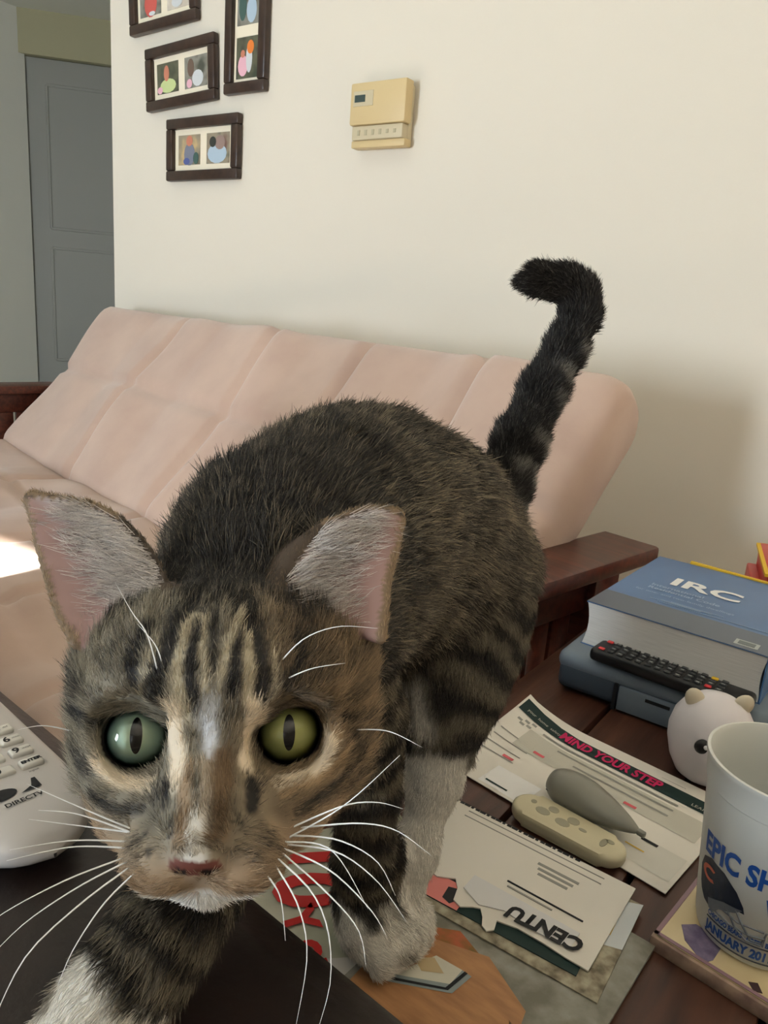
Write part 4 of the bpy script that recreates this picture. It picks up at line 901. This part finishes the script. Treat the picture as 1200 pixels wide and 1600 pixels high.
lettering('cover_line', 'for one- and two-family dwellings', .0072, (.020, .076, 0), 0, M_wf, cv, fn=f0); MB().box((BW/2+.02, .056, BT+.0006), (BW-.06, .0008, .0003)).build('cover_rule', M_wf, cv)
MB().box((BW-.022, .013, BT+.0006), (.020, .013, .0004)).build('badge', mat('badge_grey', srgb(170, 176, 176), .4), cv); MB().box((BW-.022, .013, BT+.0009), (.014, .008, .0003)).build('badge_mark', mat('badge_dark', srgb(96, 106, 108), .4), cv)
for k in range(3): MB().box((BW-.10+.01*k, .060+.002*k, BT+.0006), (.05, .0010, .0003)).build('print_line', M_wf, cv)
yl = thing('yellow_note', 'yellow sheet sticking out behind the blue code book', 'paper', (-.188, .902, TZ+.0465), math.radians(-6))
MB().box((.055, 0, .0215), (.110, .004, .043), .0008, 1).build('note_pad', M_yel, yl)
M_blk = mat('remote_black', srgb(22, 22, 24), .4, .4); M_key = mat('key_dark', srgb(52, 54, 56), .4, .4); M_keyl = mat('key_mark', srgb(150, 152, 150), .5); M_kr = mat('key_red', srgb(206, 52, 56), .45)
rm = thing('tv_remote', 'black remote control with red keys lying before the code book', 'remote', (-.2085, .667, TZ+.0430), math.radians(-3.5))
MB().box((.071, 0, .007), (.142, .030, .013), .0045, 3).build('remote_body', M_blk, rm)
key = None
for i in range(13):
    for j in range(4):
        if i == 0 and j in (1, 2): continue
        km = M_kr if (i == 0 or (i == 11 and j == 0)) else (M_yel if (i == 11 and j == 3) else M_key)
        k = MB().box((.010+i*.0088, -.0102+j*.0068, .0140), (.0058, .0044, .0018), .0006, 1).build('key', km, rm)
        if km is M_key and (i+j) % 2 == 0: MB().box((.010+i*.0088, -.0102+j*.0068, .0150), (.0030, .0018, .0002)).build('key_mark', M_keyl, k)
# white round animal figurine
fg = thing('round_figurine', 'white egg shaped animal figurine with small ears behind the cup', 'figurine', (-.086, .607, TZ), math.radians(28))
M_fig = mat('figurine_white', srgb(214, 208, 212), .35, .4)
prof = [(.0, 0), (.017, .0), (.0225, .004), (.0285, .015), (.0325, .030), (.0330, .040), (.0305, .052), (.0250, .0615), (.0165, .0685), (.0075, .0715), (0, .0722)]
MB().lathe(prof, 40).build('figurine_body', M_fig, fg, ang=80)
for s in (-1, 1):
    mb = MB(); bmesh.ops.create_uvsphere(mb.bm, u_segments=16, v_segments=10, radius=.0075); mb.xf(Matrix.Translation((s*.0185, -.002, .0675)) @ Matrix.Rotation(s*.5, 4, 'Y') @ Matrix.Diagonal((1, .6, 1.25, 1))); mb.build('ear', mat('figurine_ear', srgb(206, 194, 172), .4), fg, ang=80)
    for r, mm, dy in [(.0062, M_blk, 0), (.0018, M_wh, -.0052)]:
        mb = MB(); bmesh.ops.create_uvsphere(mb.bm, u_segments=14, v_segments=10, radius=r); mb.xf(Matrix.Translation((s*.0145+(0 if r > .003 else .001), -.0282+dy, .041+(0 if r > .003 else .0022))) @ Matrix.Diagonal((1, .55 if r > .003 else 1, 1, 1))); mb.build('eye' if r > .003 else 'eye_glint', mm, fg, ang=80)
mb = MB(); bmesh.ops.create_uvsphere(mb.bm, u_segments=14, v_segments=8, radius=.004); mb.xf(Matrix.Translation((0, -.0325, .034)) @ Matrix.Diagonal((1.3, .6, .8, 1))); mb.build('snout', M_blk, fg)
# coaster with painted flowers, plastic stadium cup
co = thing('coaster_tile', 'square cream tile with purple flower under the plastic cup', 'coaster', (-.065, .397, TZ), math.radians(-7))
M_tile = mat('tile_cream', srgb(226, 208, 168), .35, .4, col2=srgb(214, 194, 152), scale=30); M_tedge = mat('tile_edge', srgb(132, 106, 100), .6, .3, col2=srgb(186, 160, 140), scale=70)
MB().box((.056, .056, .0048), (.112, .112, .0096), .0012).build('tile_body', M_tedge, co); MB().box((.056, .056, .0102), (.108, .108, .0014), .0005, 1).build('tile_face', M_tile, co)
def decal(nm, pts, m, z=.0112): return MB().prism(pts, z-.0003, z).build(nm, m, co, sm=False)
M_pur = mat('petal_purple', srgb(104, 92, 122), .5, .3, col2=srgb(136, 124, 150), scale=140)
decal('petal', [(.010, .020), (.016, .027), (.027, .026), (.033, .020), (.033, .008), (.031, .001+.003), (.026, .004), (.016, .010)], M_pur)
decal('flower_mark', [(.052, .008), (.056, .011), (.060, .006), (.056, .004)], mat('petal_dark', srgb(60, 40, 44), .5)); decal('flower_mark', [(.066, .010), (.076, .012), (.080, .005), (.070, .004)], mat('petal_orange', srgb(236, 150, 40), .5))
for x0, y0, x1, y1 in [(.001, .002, .111, .0045), (.001, .002, .0035, .111)]: decal('border', [(x0, y0), (x1, y0), (x1, y1), (x0, y1)], mat('tile_border', srgb(150, 118, 128), .5))
cup = thing('plastic_cup', 'frosted white plastic stadium cup printed with helmet and blue lettering', 'cup', (-.019, .440, TZ+.0112), 0)
M_cup = mat('cup_frosted', srgb(222, 222, 216), .4, .4, Subsurface_Weight=.35, Subsurface_Radius=(.01, .01, .01), Transmission_Weight=.12)
rb, rt, hc_ = .0315, .0425, .112
rad = lambda z: rb+(rt-rb)*min(1, z/hc_)
prof = [(0, .002), (rb-.006, .002), (rb-.003, 0), (rb-.0008, .001), (rb, .004)]+[(rad(z), z) for z in (.02, .04, .06, .08, .094)]+[(rad(.095)+.0008, .095), (rad(.1)+.0008, .1), (rt+.0006, .108), (rt+.0016, .110), (rt+.0014, .112), (rt-.0002, .1122), (rt-.0016, .110)]+[(rad(z)-.0014, z) for z in (.095, .07, .04, .02, .005)]+[(0, .0045)]
MB().lathe(prof, 64).build('cup_body', M_cup, cup, ang=35)
CA0 = math.radians(-104)     # direction of the print's middle, seen from the cup's axis
def wrap(c, dz=.0004):
    z = c.y; r = rad(z)+dz; a = CA0+c.x/.037; return Vector((r*math.cos(a), r*math.sin(a), z))
M_bl = mat('cup_blue', srgb(28, 84, 168), .45); M_navy = mat('cup_navy', srgb(28, 40, 60), .45); M_or = mat('cup_orange', srgb(214, 108, 84), .45); M_gr = mat('cup_grey', srgb(120, 128, 138), .45)
def cup_text(nm, body, size, x, y, mm, bold=.0004, xs=.8):
    return lettering(nm, body, size, (x, y, 0), 0, mm, cup, bold=bold, xs=xs, fn=lambda c: wrap(c))
HS = lambda p: (p[0]*1.2+.0080, (p[1]-.052)*1.02+.0355)
def cup_poly(nm, pts, mm, dz=.0004):
    pts = [HS(p) for p in pts]
    q = MB(); bm = q.bm; f = bm.faces.new([bm.verts.new((p[0], p[1], 0)) for p in pts]); bmesh.ops.triangulate(bm, faces=[f]); bmesh.ops.subdivide_edges(bm, edges=bm.edges[:], cuts=3, use_grid_fill=True)
    for v in bm.verts: v.co = wrap(v.co, dz)
    return q.build(nm, mm, cup, sm=False)
def cup_line(nm, pts, mm, r=.0005): return MB().tube([wrap(Vector((p[0], p[1], 0)), .0004) for p in pts], r, 5).build(nm, mm, cup)
cup_text('slogan', 'EPIC SHOW', .0185, -.0265, .0540, M_bl, xs=.70, bold=.0007)
cup_text('slogan', 'VS', .0140, .0150, .0390, M_bl, xs=.62, bold=.0007)
cup_text('event_line', 'CHICAGO BEARS - GREEN BAY', .0046, -.0165, .0175, M_bl, xs=.66, bold=.0002); cup_text('event_date', 'JANUARY 2011', .0082, -.0170, .0078, M_bl, xs=.8, bold=.0004)
cup_line('rule', [(-.017+.002*k, .0158) for k in range(24)], M_navy, .0004); cup_line('rule', [(-.017+.002*k, .0055) for k in range(24)], M_navy, .0004)
hel = [(-.0300, .0480), (-.0310, .0580), (-.0285, .0655), (-.0225, .0690), (-.0140, .0672), (-.0070, .0610), (-.0030, .0540), (-.0020, .0500), (-.0080, .0500), (-.0130, .0470), (-.0170, .0420), (-.0200, .0385), (-.0250, .0400), (-.0285, .0440)]
cup_poly('helmet_shell', hel, M_navy)
cc = []; n = 20
for k in range(n+1): a_ = math.radians(50+260*k/n); cc.append((-.0225+.0056*math.cos(a_), .0590+.0048*math.sin(a_)))
for k in range(n+1): a_ = math.radians(310-260*k/n); cc.append((-.0222+.0034*math.cos(a_), .0590+.0027*math.sin(a_)))
for k in range(n): cup_poly('helmet_letter', [cc[k], cc[k+1], cc[2*n-k], cc[2*n+1-k]], M_or, .0007)
cup_poly('jaw_pad', [(-.0215, .0440), (-.0120, .0500), (-.0030, .0520), (-.0060, .0480), (-.0140, .0430), (-.0175, .0375), (-.0205, .0385)], M_gr, .0008)
for pts in [[(-.018, .040), (-.008, .0385), (.002, .0385), (.0085, .0400)], [(-.014, .0445), (-.004, .0430), (.008, .0440)], [(-.006, .050), (-.002, .043), (.003, .036), (.008, .0365), (.0092, .044)], [(-.010, .047), (-.005, .039), (.001, .0345), (.008, .0350)], [(.0088, .0405), (.0085, .0350)]]: cup_line('face_mask', [HS(p) for p in pts], M_gr, .0006)
# red books at the far right edge
M_redb = mat('red_cover', srgb(196, 52, 46), .35, .4)
rb_ = thing('red_book', 'red covered book tilted on the stack behind the code book', 'book', (-.125, .985, .0), math.radians(14))
MB().box((.10, .08, .415), (.20, .15, .05), .002).build('lower_cover', M_redb, rb_)
mb = MB().box((.11, .075, .462), (.20, .15, .034), .002, rot=Matrix.Rotation(math.radians(-4), 3, 'Y')); mb.build('upper_cover', M_redb, rb_)
mb = MB().box((.012, .075, .470), (.012, .15, .004), 0, rot=Matrix.Rotation(math.radians(-4), 3, 'Y')); mb.build('yellow_strip', M_yel, rb_)
st = thing('side_stand', 'dark wooden stand behind the table carrying the red book', 'stand', (-.11, .97, 0), math.radians(14))
MB().box((.12, .10, .375), (.26, .20, .028), .003).build('stand_top', M_plank, st)
for x in (.02, .22):
    for y in (.02, .18): MB().box((x, y, .1805), (.03, .03, .361), .002).build('leg', M_plank, st)
# white receiver remote with number keys on the sofa arm
M_rw = mat('remote_silver', srgb(196, 190, 186), .35, .5); M_kw = mat('key_white', srgb(216, 212, 204), .4, .4)
Z0 = .5135
dr_ = thing('receiver_remote', 'white television remote with number keys on the brown sofa arm', 'remote', (-.250, .1420, Z0), math.radians(83))
def rem_fn(u, v):
    y = .205*v; e = min(v/.20, 1.0); w = .0285*math.sqrt(max(0, 1-(1-e)**2))*(1-.10*max(0, (v-.25)/.75)); e2 = min((1-v)/.06, 1.0); w *= math.sqrt(max(0, 1-(1-e2)**2)); w = max(w, .0006)
    h = .0092+.0093*math.sqrt(max(0, 1-(1-min(v/.14, 1))**2))*(1 if v < .94 else max(.3, math.sqrt(max(0, 1-((v-.94)/.06)**2))))
    a = 2*math.pi*u; ca_, sa = math.cos(a), math.sin(a); sx = abs(ca_)**.72*(1 if ca_ > 0 else -1); sz = abs(sa)**(.62 if sa > 0 else .9)*(1 if sa > 0 else -1)
    return (w*sx, y, .0092+((h-.0092) if sz > 0 else .0090*min(1, .25+v/.08))*sz)
MB().grid(rem_fn, 44, 48, closed_u=True).build('remote_body', M_rw, dr_, ang=180)
KZ = .0186
def rkey(x, y, w, h, txt, sub_=None):
    k = MB().box((x, y, KZ), (w, h, .0034), .0014, 3).build('key', M_kw, dr_)
    fz = lambda c: Vector((c.x, c.y, KZ+.00185))
    lettering('key_number', txt, .0062 if len(txt) == 1 else .0030, (x-(.0036 if len(txt) == 1 else w*.42), y-(.0021 if len(txt) == 1 else .0010), 0), 0, M_ink, k, bold=.00018, fn=fz)
    if sub_: lettering('key_letters', sub_, .0020, (x+.0005, y-.0008, 0), 0, M_ink, k, fn=fz)
names = [['1', '2', '3'], ['4', '5', '6'], ['7', '8', '9'], ['-', '0', 'ENTER']]; subs = [[None, 'abc', 'def'], ['ghi', 'jkl', 'mno'], ['pqrs', 'tuv', 'wxyz'], [None, None, None]]
for r_ in range(4):
    for c_ in range(3):
        rkey((c_-1)*.0128, .088-r_*.0116, .0104, .0068, names[r_][c_], subs[r_][c_])
lettering('caption', 'input', .0022, (.0095, .0468, 0), 0, M_ink, dr_, fn=lambda c: Vector((c.x, c.y, KZ-.0002)))
mb = MB().lathe([(0, .002), (.012, .002), (.016, .001), (.017, -.002)], 32, (0, .118, KZ)); mb.build('direction_pad', M_blk, dr_)
for k_, (x, y) in enumerate([(-.012, .150), (0, .150), (.012, .150), (-.012, .164), (0, .164), (.012, .164)]): MB().box((x, y, KZ), (.008, .006, .003), .001).build('key', M_kw, dr_)
fz = lambda c: Vector((c.x, c.y, KZ+.0004))
lettering('brand', 'DIRECTV', .0040, (-.0082, .0275, 0), 0, M_ink, dr_, bold=.0001, fn=fz)
lg = []
for k_ in range(13): a_ = math.pi/2-math.pi*k_/12; lg.append((-.0085+.0085*max(0, math.cos(a_)), .0372+.0043*math.sin(a_)))
def flat(nm, pts, mm, z): q = MB(); q.quad([(p[0], p[1], z) for p in pts]); return q.build(nm, mm, dr_, sm=False)
flat('logo', lg, M_ink, KZ+.0004); flat('logo', [(.0005, .0335), (.0060, .0365), (.0078, .0415), (.0050, .0415), (.0095, .0415), (.0095, .0335)], M_ink, KZ+.0004)
